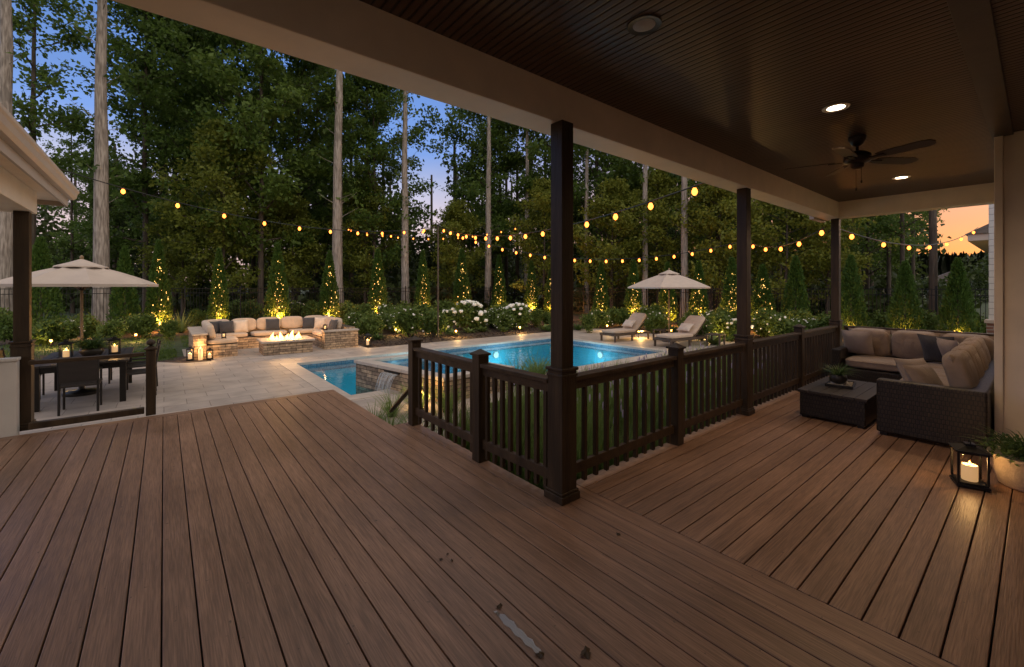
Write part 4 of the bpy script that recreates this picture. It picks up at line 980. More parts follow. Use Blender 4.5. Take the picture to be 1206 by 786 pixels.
# ------------------------------------------------------------------ evergreens with lights
def thuja(seed, H=3.6, R0=.62, fairy=True):
    rng = np.random.default_rng(seed); rr = random.Random(seed)
    root = bpy.data.objects.new('evergreen_tree', None); COL.objects.link(root)
    n = 5200; u = rng.random(n)**.8; z = .10 + (H-.18)*u
    prof = np.clip(1-u,0,1)**.78*(.72+.28*np.minimum(1,u*7)); a = rng.uniform(0,2*math.pi,n)
    lump = 1+.10*np.sin(a*5+z*3+seed)+.07*np.sin(a*9-z*6)
    r = R0*prof*lump*(1-rng.random(n)**2.2*.6)
    C = np.stack([r*np.cos(a), r*np.sin(a), z],1)
    dirs = np.stack([np.cos(a)*.75, np.sin(a)*.75, np.full(n,1.1)],1)*1.4
    mb = MB(); mb.tube([(0,0,0),(0,0,.5),(0,0,H*.8)],[.06,.05,.015],7); mb.build('trunk',M['bark_d'],root)
    quads_obj('foliage', leaf_arrays(C, .15, rng, .1, .38, dirs, .55), M['thuja'], root)
    if fairy:
        first = None
        for k in range(46):
            f = rr.random()**.85; zz = .5+(H*.80-.5)*f; aa = -math.pi/2 + max(-1.2,min(1.2,rr.gauss(0,.62)))*(1-.35*f)
            rad = R0*(max(0,1-zz/H)**.78)*rr.uniform(.9,1.08); q = (rad*math.cos(aa),rad*math.sin(aa),zz)
            if first is None:
                mb = MB(); mb.ball(.034,.034,.042,2,2); first = mb.build('fairy_light',M['fairy'],root,q)
            else: copy_tree(first,q,rr.uniform(0,3),rr.choice((.6,.8,1,1.25)),parent=root)
    return root
protoL = [thuja(s, 3.6, .60+.05*(s%3), True) for s in (21,22,23)]; protoN = [thuja(s, 3.6, .78, False) for s in (31,32)]
for p in protoL+protoN: p.location = (0,-60,GZ)
def uplight_proto():
    r = bpy.data.objects.new('garden_spotlight', None); COL.objects.link(r)
    mb = MB(); mb.lathe([(.05,0),(.05,.02),(.022,.03),(.022,.30),(.03,.31)],12); mb.build('stake',M['dark'],r,smooth=50)
    mb = MB(); mb.lathe([(.024,.311),(.04,.33),(.04,.46),(.03,.47)],12); mb.build('lens',M['lens'],r,smooth=50)
    mb = MB(); mb.lathe([(.045,.472),(.045,.485),(.005,.51)],12); mb.build('cap',M['dark'],r)
    return r
upP = uplight_proto(); upP.location = (0,-62,GZ)
TH = [] # px, ytop, lit, row, where
rows = [(48,280,0,'b','plain evergreen behind the left post of the dining patio'),(147,291,0,'b','plain evergreen just right of the dining umbrella'),
 (187,283,1,'b','light-strung evergreen left of the stone sofa, beside the spiky plant'),(258,293,1,'b','light-strung evergreen behind the left end of the stone sofa'),
 (327,287,1,'b','light-strung evergreen behind the middle of the stone sofa'),(388,296,1,'b','light-strung evergreen beside the pale tall trunk, behind the right end of the stone sofa'),
 (445,294,1,'b','light-strung evergreen between the two pale tall trunks'),(498,295,1,'b','light-strung evergreen just left of the string light pole'),
 (544,293.6,1,'b','light-strung evergreen behind the left white hydrangea'),(588,301,1,'b','light-strung evergreen between the two white hydrangeas'),
 (626,308,1,'r','light-strung evergreen behind the right white hydrangea'),(648,317,1,'r','short light-strung evergreen just left of the near porch post'),
 (708,310,1,'r','light-strung evergreen just right of the near porch post'),(746,306.6,1,'r','light-strung evergreen behind the farther lounger, left of the umbrella'),
 (786,309,1,'r','light-strung evergreen half hidden behind the lounger umbrella'),(823,307,1,'r','light-strung evergreen right of the lounger umbrella'),
 (862,304,1,'r','light-strung evergreen just left of the middle porch post'),(898,312,1,'r','light-strung evergreen just right of the middle porch post'),
 (937,302.6,0,'r','plain evergreen behind the porch railing, left of the corner post'),(1002,301,0,'r','plain evergreen behind the wicker sofa, beside the corner post'),
 (1066,308,0,'r','plain evergreen behind the middle of the wicker sofa'),(1128,304.7,0,'r','plain evergreen before the orange sky at the right')]
LAND = []
for i,(px,yt,lit,row,lab) in enumerate(rows):
    a = (px-CX)/FPX
    if row == 'b': d = 25.3/(FW.y+RT.y*a)
    else: d = 20.8/(FW.x+RT.x*a)
    p = at_depth(px,d); h = (CAMH + d*(HY-yt)/FPX) - GZ
    pr_ = (protoL if lit else protoN)[i % (3 if lit else 2)]
    face = 0 if row == 'b' else R(-90)
    face = math.atan2(-p.y, -p.x) + R(90)
    wsc = 1.0 if lit else 1.0
    copy_tree(pr_, p, face, (wsc*(h/3.6)**.5*rnd.uniform(.68,.95), wsc*(h/3.6)**.5*rnd.uniform(.68,.95), h/3.6), lab, 'evergreens along the fence')['category'] = 'evergreen'
    LAND.append((p.x,p.y,lab))
    if lit or i >= 18:
        tow = Vector((-p.x,-p.y,0)).normalized()
        q = p + tow*.78 + Vector((rnd.uniform(-.1,.1),rnd.uniform(-.1,.1),0))
        o = copy_tree(upP, q, 0, 1.0, 'stake light at the foot of the '+lab.replace('light-strung ','').replace(' of the dining patio',''), 'stake lights under the evergreens'); o['category'] = 'garden light'
        if len(o['label'].split()) > 16: o['label'] = ' '.join(o['label'].split()[:16])
        lamp('POINT', q - tow*.22 + Vector((0,0,.50)), 110*rnd.uniform(.5,1.3) if lit else 9, (1,.38,.07), .05)
def purge(o):
    for c in list(o.children): purge(c)
    bpy.data.objects.remove(o)
for p in protoL+protoN+[upP]: purge(p)
# ------------------------------------------------------------------ string lights
def P3(px,d,py): p = at_depth(px,d,CAMH + d*(HY-py)/FPX); return p
BV = None
def strand(label, a, b, sag, n, t0=.03, t1=.97, br=.039, m='bulb', lampn=3):
    global BV
    th = thing('string_lights', label, 'string lights', tuple(a), 0, 'strands of warm bulbs over the garden'); K = 24
    f = lambda t: (b-a)*t - Vector((0,0,4*sag*t*(1-t)))
    mb = MB(); mb.tube([f(i/K) for i in range(K+1)],.011,5); mb.build('cable',M['black'],th)
    for i in range(n):
        t = t0+(t1-t0)*i/max(1,n-1); q = f(t)
        if BV is None:
            mb = MB(); mb.lathe([(.012,.045),(.018,.035),(br*.7,.015),(br,-.015),(br*.95,-.035),(br*.65,-.058),(br*.25,-.07),(.003,-.072)],14,0,None,(0,0,-.055)); o = mb.build('bulb',M[m],th,smooth=True); BV = o
            mb = MB(); mb.lathe([(.012,.0),(.02,-.005),(.022,-.05),(.018,-.055)],8); mb.build('socket',M['black'],o)
            o.location = q
        else: copy_tree(BV, q, parent=th)
        if lampn and i % lampn == 1: lamp('POINT', q-Vector((0,0,.26)), 58, (1,.60,.22), .05)
    return th
poleL = at_depth(516,16.6); poleR = at_depth(878,13)
def lpole(p, h, label):
    th = thing('light_pole', label, 'pole', tuple(p)); mb = MB(); mb.tube([(0,0,0),(0,0,h)],.03,8); mb.build('shaft',M['teak'],th)
    mb = MB(); mb.lathe([(.035,0),(.045,.02),(.03,.06),(.005,.08)],10,0,None,(0,0,h)); mb.build('cap',M['dark'],th)
    mb = MB(); mb.tube([(0,0,h-.05),(.07,0,h-.05),(.09,0,h-.02)],.006,5); mb.build('hook',M['dark'],th)
lpole(poleL, 4.36, 'slim wooden pole in the bed beyond the pool, string lights meet at its top')
lpole(poleR, 3.43, 'slim wooden pole behind the middle porch post')
TL = poleL+Vector((0,0,4.34)); TR = poleR+Vector((0,0,3.41))
strand('strand of warm bulbs from the left eave across to the pole beyond the pool', P3(40,8,190), TL, .62, 11, .03, .93)
strand('strand of warm bulbs from the pole up to the porch beam', TL, Vector((5.5,2.75,3.02)), .52, 15, .06, .985)
strand('low strand of warm bulbs swagged above the pool behind the porch posts', TL, TR, .88, 19, .05, .96)
strand('strand of warm bulbs from behind the middle post to the corner post', TR, Vector((9.86,2.60,2.80)), .28, 5, .14, .97)
strand('strand of warm bulbs running right from the corner post before the orange sky', Vector((9.96,2.5,2.80)), P3(1152,16,268), .5, 7, .07, .94)
strand('added far strand of small bulbs between two pale trunks beyond the pool', P3(402,27,268), P3(617,29,266), .75, 12, .05, .95, .04)  # extra strand added so the glowing bulbs look denser
strand('short far strand of bulbs between the pole and the pale tall trunk', P3(402,28,266), TL, .45, 4, .12, .9, .05)
# ------------------------------------------------------------------ shrubs and bedding plants
def shrub_proto(kind, seed):
    rng = np.random.default_rng(seed); rr = random.Random(seed); root = bpy.data.objects.new(kind, None); COL.objects.link(root); root.location = (0,-64,GZ)
    if kind in ('round_shrub','hydrangea','flowering_shrub'):
        h = {'round_shrub':.75,'hydrangea':1.0,'flowering_shrub':.7}[kind]; w_ = {'round_shrub':.48,'hydrangea':.68,'flowering_shrub':.5}[kind]
        mb = MB(); cen = []; rad = []
        for k in range(16):
            a = k*2.4; e = rr.uniform(.35,1.4); tip = Vector((math.cos(a)*math.cos(e)*w_*.8, math.sin(a)*math.cos(e)*w_*.8, .1+math.sin(e)*h*.8))
            mb.tube([(0,0,0),tip*.5+Vector((0,0,.03)),tip],[.014,.01,.004],5); cen += [tip, tip*.7, tip*.4+Vector((0,0,.05))]; rad += [rr.uniform(.14,.24), .18, .17]
        mb.build('stems',M['bark_d'],root)
        big = kind == 'hydrangea'
        P = clump_points(cen, rad, 1500 if not big else 900, rng, .9); P[:,2] = np.maximum(P[:,2], .03)
        quads_obj('foliage', leaf_arrays(P, .085 if not big else .14, rng, .6, .6), M['shrub'], root)
        if kind != 'round_shrub':
            nfl = 30 if big else 22
            for k in range(nfl):
                a = rr.uniform(0,6.283); e = rr.uniform(.0,1.35); R_ = 1.04
                c = Vector((math.cos(a)*math.cos(e)*w_*R_, math.sin(a)*math.cos(e)*w_*R_, .16+math.sin(e)*h*.84))
                mb = MB(); s_ = rr.uniform(.11,.165) if big else rr.uniform(.03,.05)
                mb.ball(s_,s_,s_*.85,2.3,4,Matrix.Translation(c))
                vs = [tuple(c+(Vector(v)-c)*rr.uniform(.82,1.14)) for v in mb.v]; mb.v = vs
                mb.build('flower_head' if big else 'blossom', M['white_fl'], root, smooth=False)
    elif kind in ('hosta','spiky_plant','fern','grass_tuft'):
        pr4 = {'hosta':(46,.42,.13,1.25,'hosta',.7),'spiky_plant':(80,.95,.05,1.2,'hosta',.18),'fern':(90,.5,.05,1.25,'fern',.8),'grass_tuft':(140,.62,.014,.75,'tuft',.5)}[kind]
        r_ = random.Random(seed); v,f = blades(pr4[0],pr4[1],pr4[2],pr4[3],r_,None,pr4[5],0,.09); mb = MB(); mb.add(v,f); mb.build('foliage',M[pr4[4]],root)
        mb = MB(); mb.lathe([(.09,0),(.10,.03),(.05,.06),(.01,.065)],8); mb.build('crown_base',M['soil'],root)
    return root
PR = {k:[shrub_proto(k,s) for s in (1,2)] for k in ('round_shrub','hydrangea','flowering_shrub','hosta','spiky_plant','fern','grass_tuft')}
LAND2 = [(2.9,17.6,'the stone sofa'),(14.5,9,'the lounger umbrella'),(poleL.x,poleL.y,'the string light pole'),(-1.1,12.8,'the dining table'),(1.0,19.5,'the lawn by the stone sofa')]
DESC = {'round_shrub':'round leafy green shrub','hydrangea':'big hydrangea covered in white flower heads','flowering_shrub':'low shrub dotted with white blossoms','hosta':'broad-leaved pale green hosta','spiky_plant':'spiky fountain of long pale leaves','fern':'arching green fern','grass_tuft':'tuft of long green grass'}
CATS = {'round_shrub':'shrub','hydrangea':'hydrangea','flowering_shrub':'shrub','hosta':'plant','spiky_plant':'plant','fern':'fern','grass_tuft':'grass tuft'}
plants = []
def plant(kind, p, sc=1.0, zs=None):
    q = PR[kind][rnd.randrange(2)]
    o = copy_tree(q, (p.x,p.y,GZ-.01 if p.z == GZ else p.z), rnd.uniform(0,6.28), (sc,sc,sc*(zs or 1))); plants.append((kind,o,sc)); return o
def gp(px,py): return ground(px,py)
for px,py,k,s in ((551,389,'hydrangea',1.35),(610,387,'hydrangea',1.2),(434,398,'round_shrub',1.2),(445,400,'fern',.9),(481,396,'flowering_shrub',1.5),(511,397,'round_shrub',1.35),(533,395,'hosta',1.0),
    (553,392,'hosta',1.0),(568,391,'hosta',1.05),(580,385,'flowering_shrub',1.2),(594,391,'hosta',.9),(613,389,'hosta',.85),(632,385,'round_shrub',1.1),(641,389,'hosta',1.0),(655,386,'round_shrub',1.0),
    (465,390,'round_shrub',1.3),(497,386,'round_shrub',1.5),(455,384,'flowering_shrub',1.5),(420,393,'fern',1.0),(524,383,'round_shrub',1.6),(590,379,'round_shrub',1.4),(475,383,'round_shrub',1.5),(428,385,'round_shrub',1.4),
    (694,392,'round_shrub',1.0),(706,387,'flowering_shrub',1.2),(721,385,'round_shrub',1.2),(733,384,'round_shrub',1.1),(681,389,'fern',1.1),(775,385,'round_shrub',1.4),(760,384,'flowering_shrub',1.3),(790,391,'fern',1.2),
    (836,396,'flowering_shrub',1.3),(848,399,'round_shrub',1.2),(858,402,'fern',1.2),(826,402,'flowering_shrub',1.1),(842,406,'hosta',1.2),(815,392,'round_shrub',1.2),(852,390,'round_shrub',1.3),(870,398,'flowering_shrub',1.4),
    (905,398,'round_shrub',1.4),(918,402,'flowering_shrub',1.3),(930,404,'hosta',1.5),(948,403,'hosta',1.6),(962,404,'hosta',1.6),(975,402,'round_shrub',1.3),(915,393,'hosta',1.4),(942,396,'round_shrub',1.3),(1020,400,'hosta',1.6),(1040,398,'round_shrub',1.3),(1085,402,'round_shrub',1.4),(1105,400,'hosta',1.6),(1145,404,'round_shrub',1.3),
    (213,392,'spiky_plant',1.15),(160,397,'round_shrub',1.1),(172,398,'round_shrub',1.1),(200,400,'round_shrub',.9),(232,386,'round_shrub',1.1),(295,379,'round_shrub',1.5),(348,378,'flowering_shrub',1.5),(410,382,'round_shrub',1.5),(370,380,'round_shrub',1.5),(140,395,'fern',1.4),(275,380,'round_shrub',1.5),
    (60,408,'round_shrub',1.2),(78,404,'flowering_shrub',1.1),(120,403,'fern',1.4),(132,405,'round_shrub',1.0),(45,404,'hosta',1.5),(100,400,'round_shrub',1.2),(15,405,'round_shrub',1.3),(5,398,'round_shrub',1.4)):
    plant(k, gp(px,py), s)
for i in range(34):
    px = rnd.uniform(414,650); py = rnd.uniform(380,394) - (px-414)*.012
    plant(rnd.choice(('round_shrub','round_shrub','flowering_shrub','flowering_shrub','hosta','fern')), gp(px,py), rnd.uniform(.75,1.35))
for i in range(30):
    px = rnd.uniform(690,985); py = 386 + (px-690)*.05 + rnd.uniform(-6,5)
    q = gp(px,py)
    if q.x < 16.4: continue
    plant(rnd.choice(('round_shrub','flowering_shrub','hosta','fern')), q, rnd.uniform(.75,1.3))
for px,py,s in ((590,386,.95),(526,388,.9),(470,391,.85),(870,401,.8)): plant('hydrangea', gp(px,py), s)
for x,y,s in ((3.2,6.35,1.0),(3.55,6.0,1.0),(2.75,6.35,.8),(2.3,5.4,.8),(2.5,5.0,.9),(2.3,5.9,.7),(5.6,6.75,1.1),(5.95,6.65,1.2),(6.3,6.8,1.15),(6.6,6.6,1.0)):
    plant('grass_tuft', Vector((x,y,GZ+.001)), s)
# true, unique wording for every plant
SZ = lambda s: ''
from collections import defaultdict
byk = defaultdict(list)
for k,o,s in plants:
    p = o.location; best = min(LAND+[(x,y,n) for x,y,n in LAND2], key=lambda q: (q[0]-p.x)**2+(q[1]-p.y)**2)
    byk[(k,best[2])].append((o,s))
short = lambda n: n.replace('light-strung ','').replace('plain ','').replace(' of the dining patio','').replace(', left of the umbrella','').replace('just ','').replace(', beside the spiky plant','').replace('beside the pale tall trunk, ','').replace(', left of the corner post','').replace(', beside the corner post','')
for (k,ln),lst in byk.items():
    lst.sort(key=lambda q: bearing(q[0].location.x,q[0].location.y)); n = len(lst)
    for i,(o,s) in enumerate(lst):
        if k == 'grass_tuft': pre = ''
        W_ = ['leftmost','second from left','third from left','fourth from left','fifth from left','sixth from left','seventh from left','eighth from left','ninth from left','tenth from left','eleventh from left','twelfth from left','thirteenth from left','fourteenth from left']
        ow = '' if n == 1 else (('left-hand','right-hand')[i] if n == 2 else ('rightmost' if i == n-1 else W_[i]))
        o['label'] = ' '.join((((ow+' of the ') if ow and n > 2 else (ow+' '))+DESC[k]+('s' if ow and n > 2 else '')+' near '+short(ln)).split()[:16]); o['category'] = CATS[k]; o['group'] = DESC[k]+'s in the beds'
grass_l = [o for k,o,s in plants if k == 'grass_tuft']
tl_ = ['at the spa front corner','between the spa and the deck railing','on the pavers before the spa','at the deck edge by the stair rail','beside the railing end post','small, at the deck edge towards the pool','at the pool edge right of the spa','second right of the spa at the pool edge','third right of the spa at the pool edge','farthest right of the spa at the pool edge']
for o,l in zip(grass_l,tl_): o['label'] = 'tuft of long green grass '+l; o['group'] = 'grass tufts by the spa'
for k in PR:
    for p in PR[k]: purge(p)
# small warm path lights tucked in the beds
def pathlight(p, label, e=7):
    th = thing('path_light', label, 'path light', tuple(p), 0, 'small warm path lights in the beds')
    mb = MB(); mb.lathe([(.03,0),(.03,.01),(.012,.02),(.012,.20)],10); mb.build('stake',M['dark'],th)
    mb = MB(); mb.lathe([(.02,.20),(.035,.215),(.035,.26),(.02,.27)],12); mb.build('lens',M['lens'],th,smooth=True)
    mb = MB(); mb.lathe([(.07,.272),(.065,.285),(.01,.32)],12); mb.build('hat',M['dark'],th)
    lamp('POINT',(0,-.10,.24),e*2.6,(1,.58,.18),.03,th)
for px,py,l,e in ((466,395,'path light low in the bed left of the string light pole',7),(644,383,'path light glowing in the bed left of the near porch post',12),(578,380,'path light glowing between the two white hydrangeas',8),
    (790,396,'path light between the two loungers behind the pool',8),(752,398,'path light under the farther lounger',8),(836,400,'path light in the bed right of the nearer lounger',8),
    (60,410,'path light in the bed behind the dining table, left',7),(72,399,'path light behind the dining table, further back',5),(103,398,'path light behind the dining umbrella pole',7),(160,402,'path light low beside the lawn, right of the dining table',6),
    (925,398,'path light among broad leaves behind the railing',9),(965,399,'path light left of the corner post',9),(1063,398,'path light behind the wicker sofa middle',8),(1125,396,'path light behind the wicker sofa right end',8),(227,421,'path light in the mulch corner left of the stone sofa',5),(537,397,'path light at the front of the bed right of the string light pole',8),(505,392,'path light left of the left white hydrangea',8),(612,392,'path light before the right white hydrangea',8),(430,392,'path light beside the right end of the stone sofa',7),(715,390,'path light in the bed right of the near porch post',8),(880,402,'path light in the bed behind the middle porch post',9),(495,478,'path light behind the end post of the short railing',3)):
    pathlight(gp(px,py), l, e)
# ornamental grass between railing and pool, lawn blades
def field(name, polys, n, ln, wd, m, seed, lav=0):
    rr = random.Random(seed); mb = MB()
    for i in range(n):
        x0,x1,y0,y1 = polys[i % len(polys)]
        x,y = rr.uniform(x0,x1), rr.uniform(y0,y1)
        if noise.noise(Vector((x*1.4,y*1.4,seed))) < -.28: continue
        a = rr.uniform(0,6.28); h = ln*rr.uniform(.5,1.15); ex = rr.uniform(.1,.5)*h; s = Vector((-math.sin(a),math.cos(a),0))*wd/2
        p = Vector((x,y,GZ-.012)); q = p+Vector((math.cos(a)*ex*.35,math.sin(a)*ex*.35,h*.6)); e = p+Vector((math.cos(a)*ex,math.sin(a)*ex,h))
        mb.add([tuple(p-s),tuple(p+s),tuple(q+s*.8),tuple(q-s*.8),tuple(e)],[(0,1,2,3),(3,2,4)])
    o = mb.build(name,M[m]); return tag(o, kind='stuff')
field('ornamental_grass',[(2.6,4.2,2.7,4.8),(4.2,10.5,2.7,5.5),(4.2,8,2.7,4.2)],16000,.62,.012,'tuft',2)
field('lawn_grass',[(-6,.3,15.1,22.5),(-2.5,.3,15.0,17.5),(.5,5,17.6,22)],17000,.09,.014,'blade_g',3)
mb = MB()
for i in range(380):
    x,y = rnd.uniform(4,10.2), rnd.uniform(2.8,5.2); z = GZ+rnd.uniform(.38,.62)
    mb.ball(.022,.022,.11,2,3,Matrix.Translation((x,y,z)))
o = mb.build('flower_spikes',M['lav']); tag(o, kind='stuff')
mb = MB(); rr = random.Random(8)
def chip(x,y,s,z): 
    a = rr.uniform(0,6.28); c,q = math.cos(a)*s, math.sin(a)*s; t_ = rr.uniform(-.4,.4)*s
    mb.add([(x-c,y-q,z),(x+q*.35,y-c*.35,z+abs(t_)+.008),(x+c,y+q,z+t_*.5+.006),(x-q*.35,y+c*.35,z+.004)],[(0,1,2,3)])
for i in range(5200):
    r_ = rr.random()
    if r_ < .75: chip(rr.uniform(5.3,19),rr.uniform(14.0,17.5)+0,rr.uniform(.02,.07),GZ)
    else: chip(rr.uniform(2.5,9),rr.uniform(2.6,5.9),rr.uniform(.015,.045),GZ-.008)
o = mb.build('bark_chips',M['mulch']); tag(o, kind='stuff')
# ------------------------------------------------------------------ trees
tallP = [make_tree('pale_trunk_tree',s,30,19,3.6,.36,16,34,.32,M['bark'],M['leaf'],low_sprigs=ls) for s,ls in ((101,12),(102,20))]
broadP = [make_tree('broadleaf_tree',s,H,cb,R_,.20,nl,62,.31,M['bark_d'],M['leaf'],clr=(.75,1.35)) for s,H,cb,R_,nl in ((201,27,4.5,5.0,32),(202,25,3.5,4.6,30),(203,28,5,5.2,32))]
bushP = [make_tree('bushy_tree',s,H,1.6,3.9,.13,24,80,.25,M['bark_d'],M['leafy'],clr=(.6,1.05)) for s,H in ((301,13),(302,11))]
thinP = [make_tree('sparse_tree',s,26,7,3.2,.19,20,60,.28,M['bark_d'],M['leaf'],clr=(.55,1.0),dens=.85) for s in (401,402)]
def tree(pool, i, px, d, sc, label, cat='tree', zs=None, grp='trees of the wood behind the fence'):
    p = at_depth(px, d); p.z = GZ-.05
    o = copy_tree(pool[i % len(pool)], p, rnd.uniform(0,6.28), (sc,sc,zs or sc), label, grp); o['category'] = cat; return o
for i,(px,d,sc,l) in enumerate(((5,20,.92,'tall pale trunk at the left edge, rising behind the eave'),(120,23,1.0,'tall pale trunk right of the dining umbrella'),(398,30,1.05,'thick pale trunk behind the right end of the stone sofa'),
    (478,32,.86,'slim pale trunk left of the string light pole'),(575,34,.76,'slim pale trunk left of the near porch post, beside the hydrangeas'),(620,37,.72,'thinner pale trunk just left of the near porch post'),
    (691,33,.55,'thin pale trunk just right of the near porch post'),(759,29,.58,'pale trunk left of the lounger umbrella'),(806,27,.66,'bright pale trunk right of the lounger umbrella top'))):
    tree(tallP, i, px, d, sc, l, zs=max(sc,.86))
for i,(px,d,sc,l) in enumerate(((172,31,1.0,'leafy broad tree right of the tall trunk by the dining umbrella'),(205,34,1.05,'dark broad tree above the stone sofa, left side'),(262,32,.98,'dark broad tree behind the bushy yellow-green tree'),
    (307,30,1.0,'broad tree with brown trunk above the stone sofa'),(350,36,1.05,'broad tree left of the thick pale trunk'),(432,36,1.02,'broad tree between the two tall pale trunks'),(440,33,.78,'lower broad tree left of the slim pale trunk'),
    (577,38,.95,'broad tree right of the sky gap by the pole'),(590,40,1.0,'broad tree between two slim pale trunks'),(650,38,1.0,'broad tree behind the near porch post'),(702,35,1.0,'broad tree right of the near porch post'),
    (742,37,.95,'broad tree left of the lounger umbrella trunks'),(785,34,.95,'broad tree above the lounger umbrella'),(845,31,.9,'broad tree left of the middle porch post'),(905,30,.8,'broad tree right of the middle porch post'),
    (950,28,.72,'broad tree left of the corner post'),(1022,29,.66,'dark broad tree right of the corner post'),(372,42,1.05,'far broad tree behind the thick pale trunk'),(118,38,.55,'low broad tree behind the dining umbrella'),(235,40,1.05,'tall broad tree far behind the stone sofa'))):
    tree(broadP, i, px, d, sc, l)
for i,(px,d,sc,l) in enumerate(((262,28.5,1.0,'bushy yellow-green tree behind the stone sofa, lit by the bulbs'),(215,30,.75,'small bushy tree left of the yellow-green one'),(430,33,.8,'small bushy tree between the pale trunks'),(540,34,.8,'small bushy tree right of the string light pole'),
    (640,33,.8,'small bushy tree behind the near porch post'),(720,30,.85,'bushy tree behind the farther lounger'),(775,30,.8,'bushy tree behind the lounger umbrella'),(850,26,.8,'bushy tree left of the middle porch post'),(925,24.5,.75,'bushy tree behind the long railing'),(345,32,.8,'small bushy tree left of the thick pale trunk'),(975,24,.72,'bushy tree beside the corner post'))):
    tree(bushP, i, px, d, sc, l)
for i,(px,d,sc,l) in enumerate(((38,25,.95,'sparse dark tree in front of the sky at the far left'),(86,33,.62,'low sparse tree below the sky gap at the left'),(837,28,.8,'sparse forked tree left of the middle porch post'),(1064,24,.62,'sparse dark tree against the orange sky, its trunk thick'),(1076,31,.66,'thin sparse tree beside the orange sky'),(1046,27,.68,'sparse dark tree left of the orange sky'))):
    tree(thinP, i, px, d, sc, l)
# bare dark trunk before the orange sky
mb = MB(); mb.tube([(0,0,0),(.03,0,4),(-.02,.05,9),(.05,0,15)],[.19,.16,.13,.08],10)
lb = random.Random(4)
o = mb.build('bare_trunk',M['bark_d'],None,tuple(at_depth(1099,22)),smooth=60); tag(o,'bare dark trunk standing alone before the orange sky','tree','trees of the wood behind the fence')
for pl_ in (tallP,broadP,bushP,thinP):
    for p in pl_: purge(p)
# deep wood behind
rng = np.random.default_rng(77); cen = []; rad = []; trk = MB()
for i in range(520):
    px = rng.uniform(-60,1075); d = rng.uniform(40,66); top = 13 if px < 1010 else 8
    if 55 < px < 120 or 485 < px < 535: top = 6.5
    p = at_depth(px, d, 0); cen.append((p.x,p.y,GZ+rng.uniform(0,1)**.8*top)); rad.append(rng.uniform(1.4,2.8))
for i in range(90):
    px = rng.uniform(-40,1060); p = at_depth(px, rng.uniform(38,60)); trk.tube([p,p+Vector((0,0,16))],[.22,.12],6)
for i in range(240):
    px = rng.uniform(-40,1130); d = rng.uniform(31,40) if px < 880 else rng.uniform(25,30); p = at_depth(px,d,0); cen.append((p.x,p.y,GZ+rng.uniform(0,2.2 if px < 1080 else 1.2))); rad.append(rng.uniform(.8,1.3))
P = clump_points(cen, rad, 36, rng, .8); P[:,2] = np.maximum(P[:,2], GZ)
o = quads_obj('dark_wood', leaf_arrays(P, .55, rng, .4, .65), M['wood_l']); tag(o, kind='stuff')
o = trk.build('wood_trunks', M['bark_d'], smooth=60); tag(o, kind='stuff')
# ------------------------------------------------------------------ far right: hills, houses
def hill(name, d, ytop, x0, x1, amp, m, seed):
    mb = MB(); n = 620; pts = []
    for i in range(n+1):
        px = x0+(x1-x0)*i/n; h = CAMH+d*(HY-ytop)/FPX + amp*(noise.noise(Vector((px*.02,seed,0)))*.7+noise.noise(Vector((px*.16,seed,2)))*.3+noise.noise(Vector((px*.5,seed,5)))*.30+noise.noise(Vector((px*1.3,seed,7)))*.2)
        for j in range(7):
            f = j/6; p = at_depth(px, d*(1+.25*(1-f)-.25) + f*0 + d*.12*f, 0); z = GZ-.1 + (h-GZ)*math.sin(f*math.pi/2)
            jit = amp*.35*noise.noise(Vector((px*.3,j*1.7,seed)))*(1 if 0 < j else 0); pts.append((p.x,p.y,z+jit))
    mb.add(pts,[(i*7+j,(i+1)*7+j,(i+1)*7+j+1,i*7+j+1) for i in range(n) for j in range(6)]); o = mb.build(name,m,smooth=80); return tag(o,kind='structure')
hill('hills', 260, 309, 900, 1500, 9, M['hill'], 3)
hill('hills', 420, 303, 300, 1500, 10, M['hill'], 9)
cen = []; rad = []
for i in range(60):
    px = rng.uniform(1138,1260); d = rng.uniform(52,66); p = at_depth(px,d,0); top = 4.6+(px-1138)*.02+1.2*math.sin(px*.2); cen.append((p.x,p.y,GZ+rng.uniform(0,1)*top)); rad.append(rng.uniform(1,1.9))
for i in range(40):
    px = rng.uniform(1040,1135); d = rng.uniform(66,75); p = at_depth(px,d,0); cen.append((p.x,p.y,GZ+rng.uniform(0,3.2))); rad.append(rng.uniform(1,1.6))
o = quads_obj('far_treeline', leaf_arrays(clump_points(cen,rad,40,rng,.9), .5, rng, .4, .65), M['wood_l']); tag(o, kind='stuff')
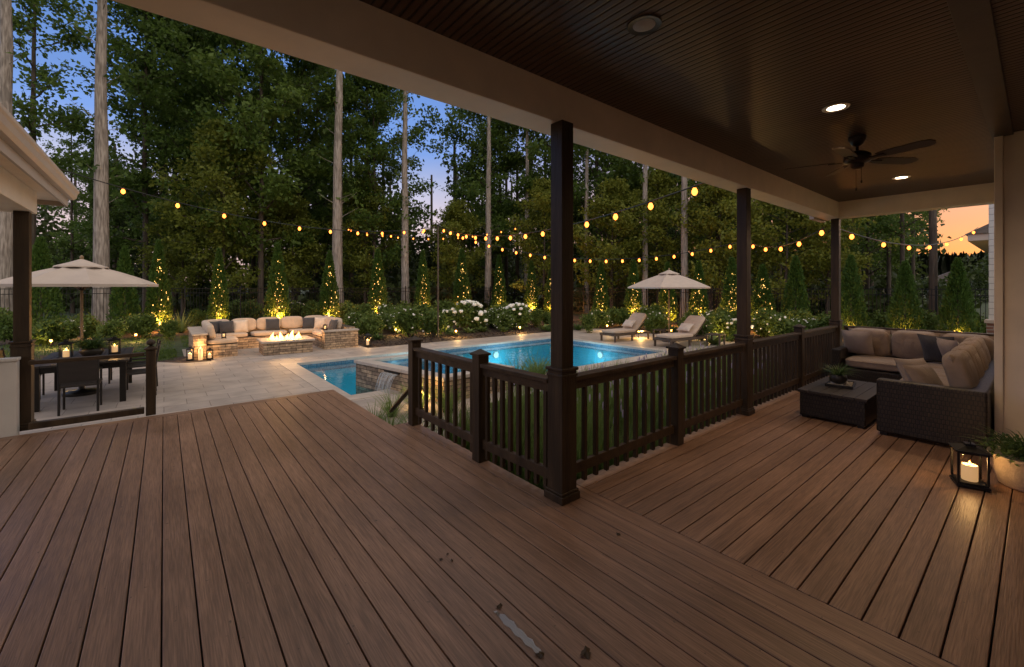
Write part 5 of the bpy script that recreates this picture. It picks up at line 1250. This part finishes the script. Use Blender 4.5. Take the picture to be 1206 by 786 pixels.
nh = thing('far_house','small far house with low dark roof below the orange sky','house',tuple(at_depth(1122,74)),R(10))
mb = MB(); mb.box(-4.5,4.5,-3,3,0,3.0); mb.build('wall',M['siding'],nh)
mb = MB(); mb.add([(-5.2,-3.6,2.95),(5.2,-3.6,2.95),(5.2,3.6,2.95),(-5.2,3.6,2.95),(-2.2,0,4.8),(2.2,0,4.8)],[(0,1,5,4),(1,2,5),(2,3,4,5),(3,0,4),(3,2,1,0)]); mb.build('roof',M['roofs'],nh)
for x in (-2.8,.2,2.8):
    mb = MB(); mb.box(x-.5,x+.5,-3.06,-3.003,1.0,2.2); mb.build('window',M['black'],nh); mb = MB(); mb.box(-4.53,-4.503,x*.5-.5,x*.5+.5,1.0,2.2); mb.build('window',M['black'],nh)
ec = at_depth(1141,16)
nb_ = thing('neighbouring_house','white neighbouring house whose dark eave corner juts in at the right edge','house',(ec.x+.6,ec.y-.6,GZ))
mb = MB(); mb.box(0,9,-8,0,0,3.72); mb.build('wall',M['siding'],nb_)
mb = MB(); mb.box(-.6,9.6,-8.6,.6,3.725,3.80); mb.build('soffit',M['trimw'],nb_)
mb = MB(); mb.box(-.63,-.602,-8.6,.63,3.72,3.96); mb.box(-.601,9.6,.602,.63,3.72,3.96); mb.build('fascia',M['trimw'],nb_)
mb = MB(); mb.add([(-.7,-8.7,3.965),(9.7,-8.7,3.965),(9.7,.7,3.965),(-.7,.7,3.965),(4,-4,7.2),(5,-4,7.2)],[(0,1,5,4),(1,2,5),(2,3,4,5),(3,0,4),(3,2,1,0)]); mb.build('roof',M['roofs'],nb_)
wc = at_depth(1179.5,8.9)
cp = thing('porch_column','white sided column on a red brick pier beyond the end railing','column',(wc.x,wc.y,GZ))
mb = MB(); mb.box(-.17,.17,-.17,.17,1.32,3.9); mb.build('shaft',M['siding'],cp)
mb = MB(); mb.box(-.2,.2,-.2,.2,0,1.25); mb.build('brick_pier',M['brick'],cp)
mb = MB(); mb.box(-.23,.23,-.23,.23,1.252,1.318); mb.build('pier_cap',M['stonecap'],cp,bevel=.005)
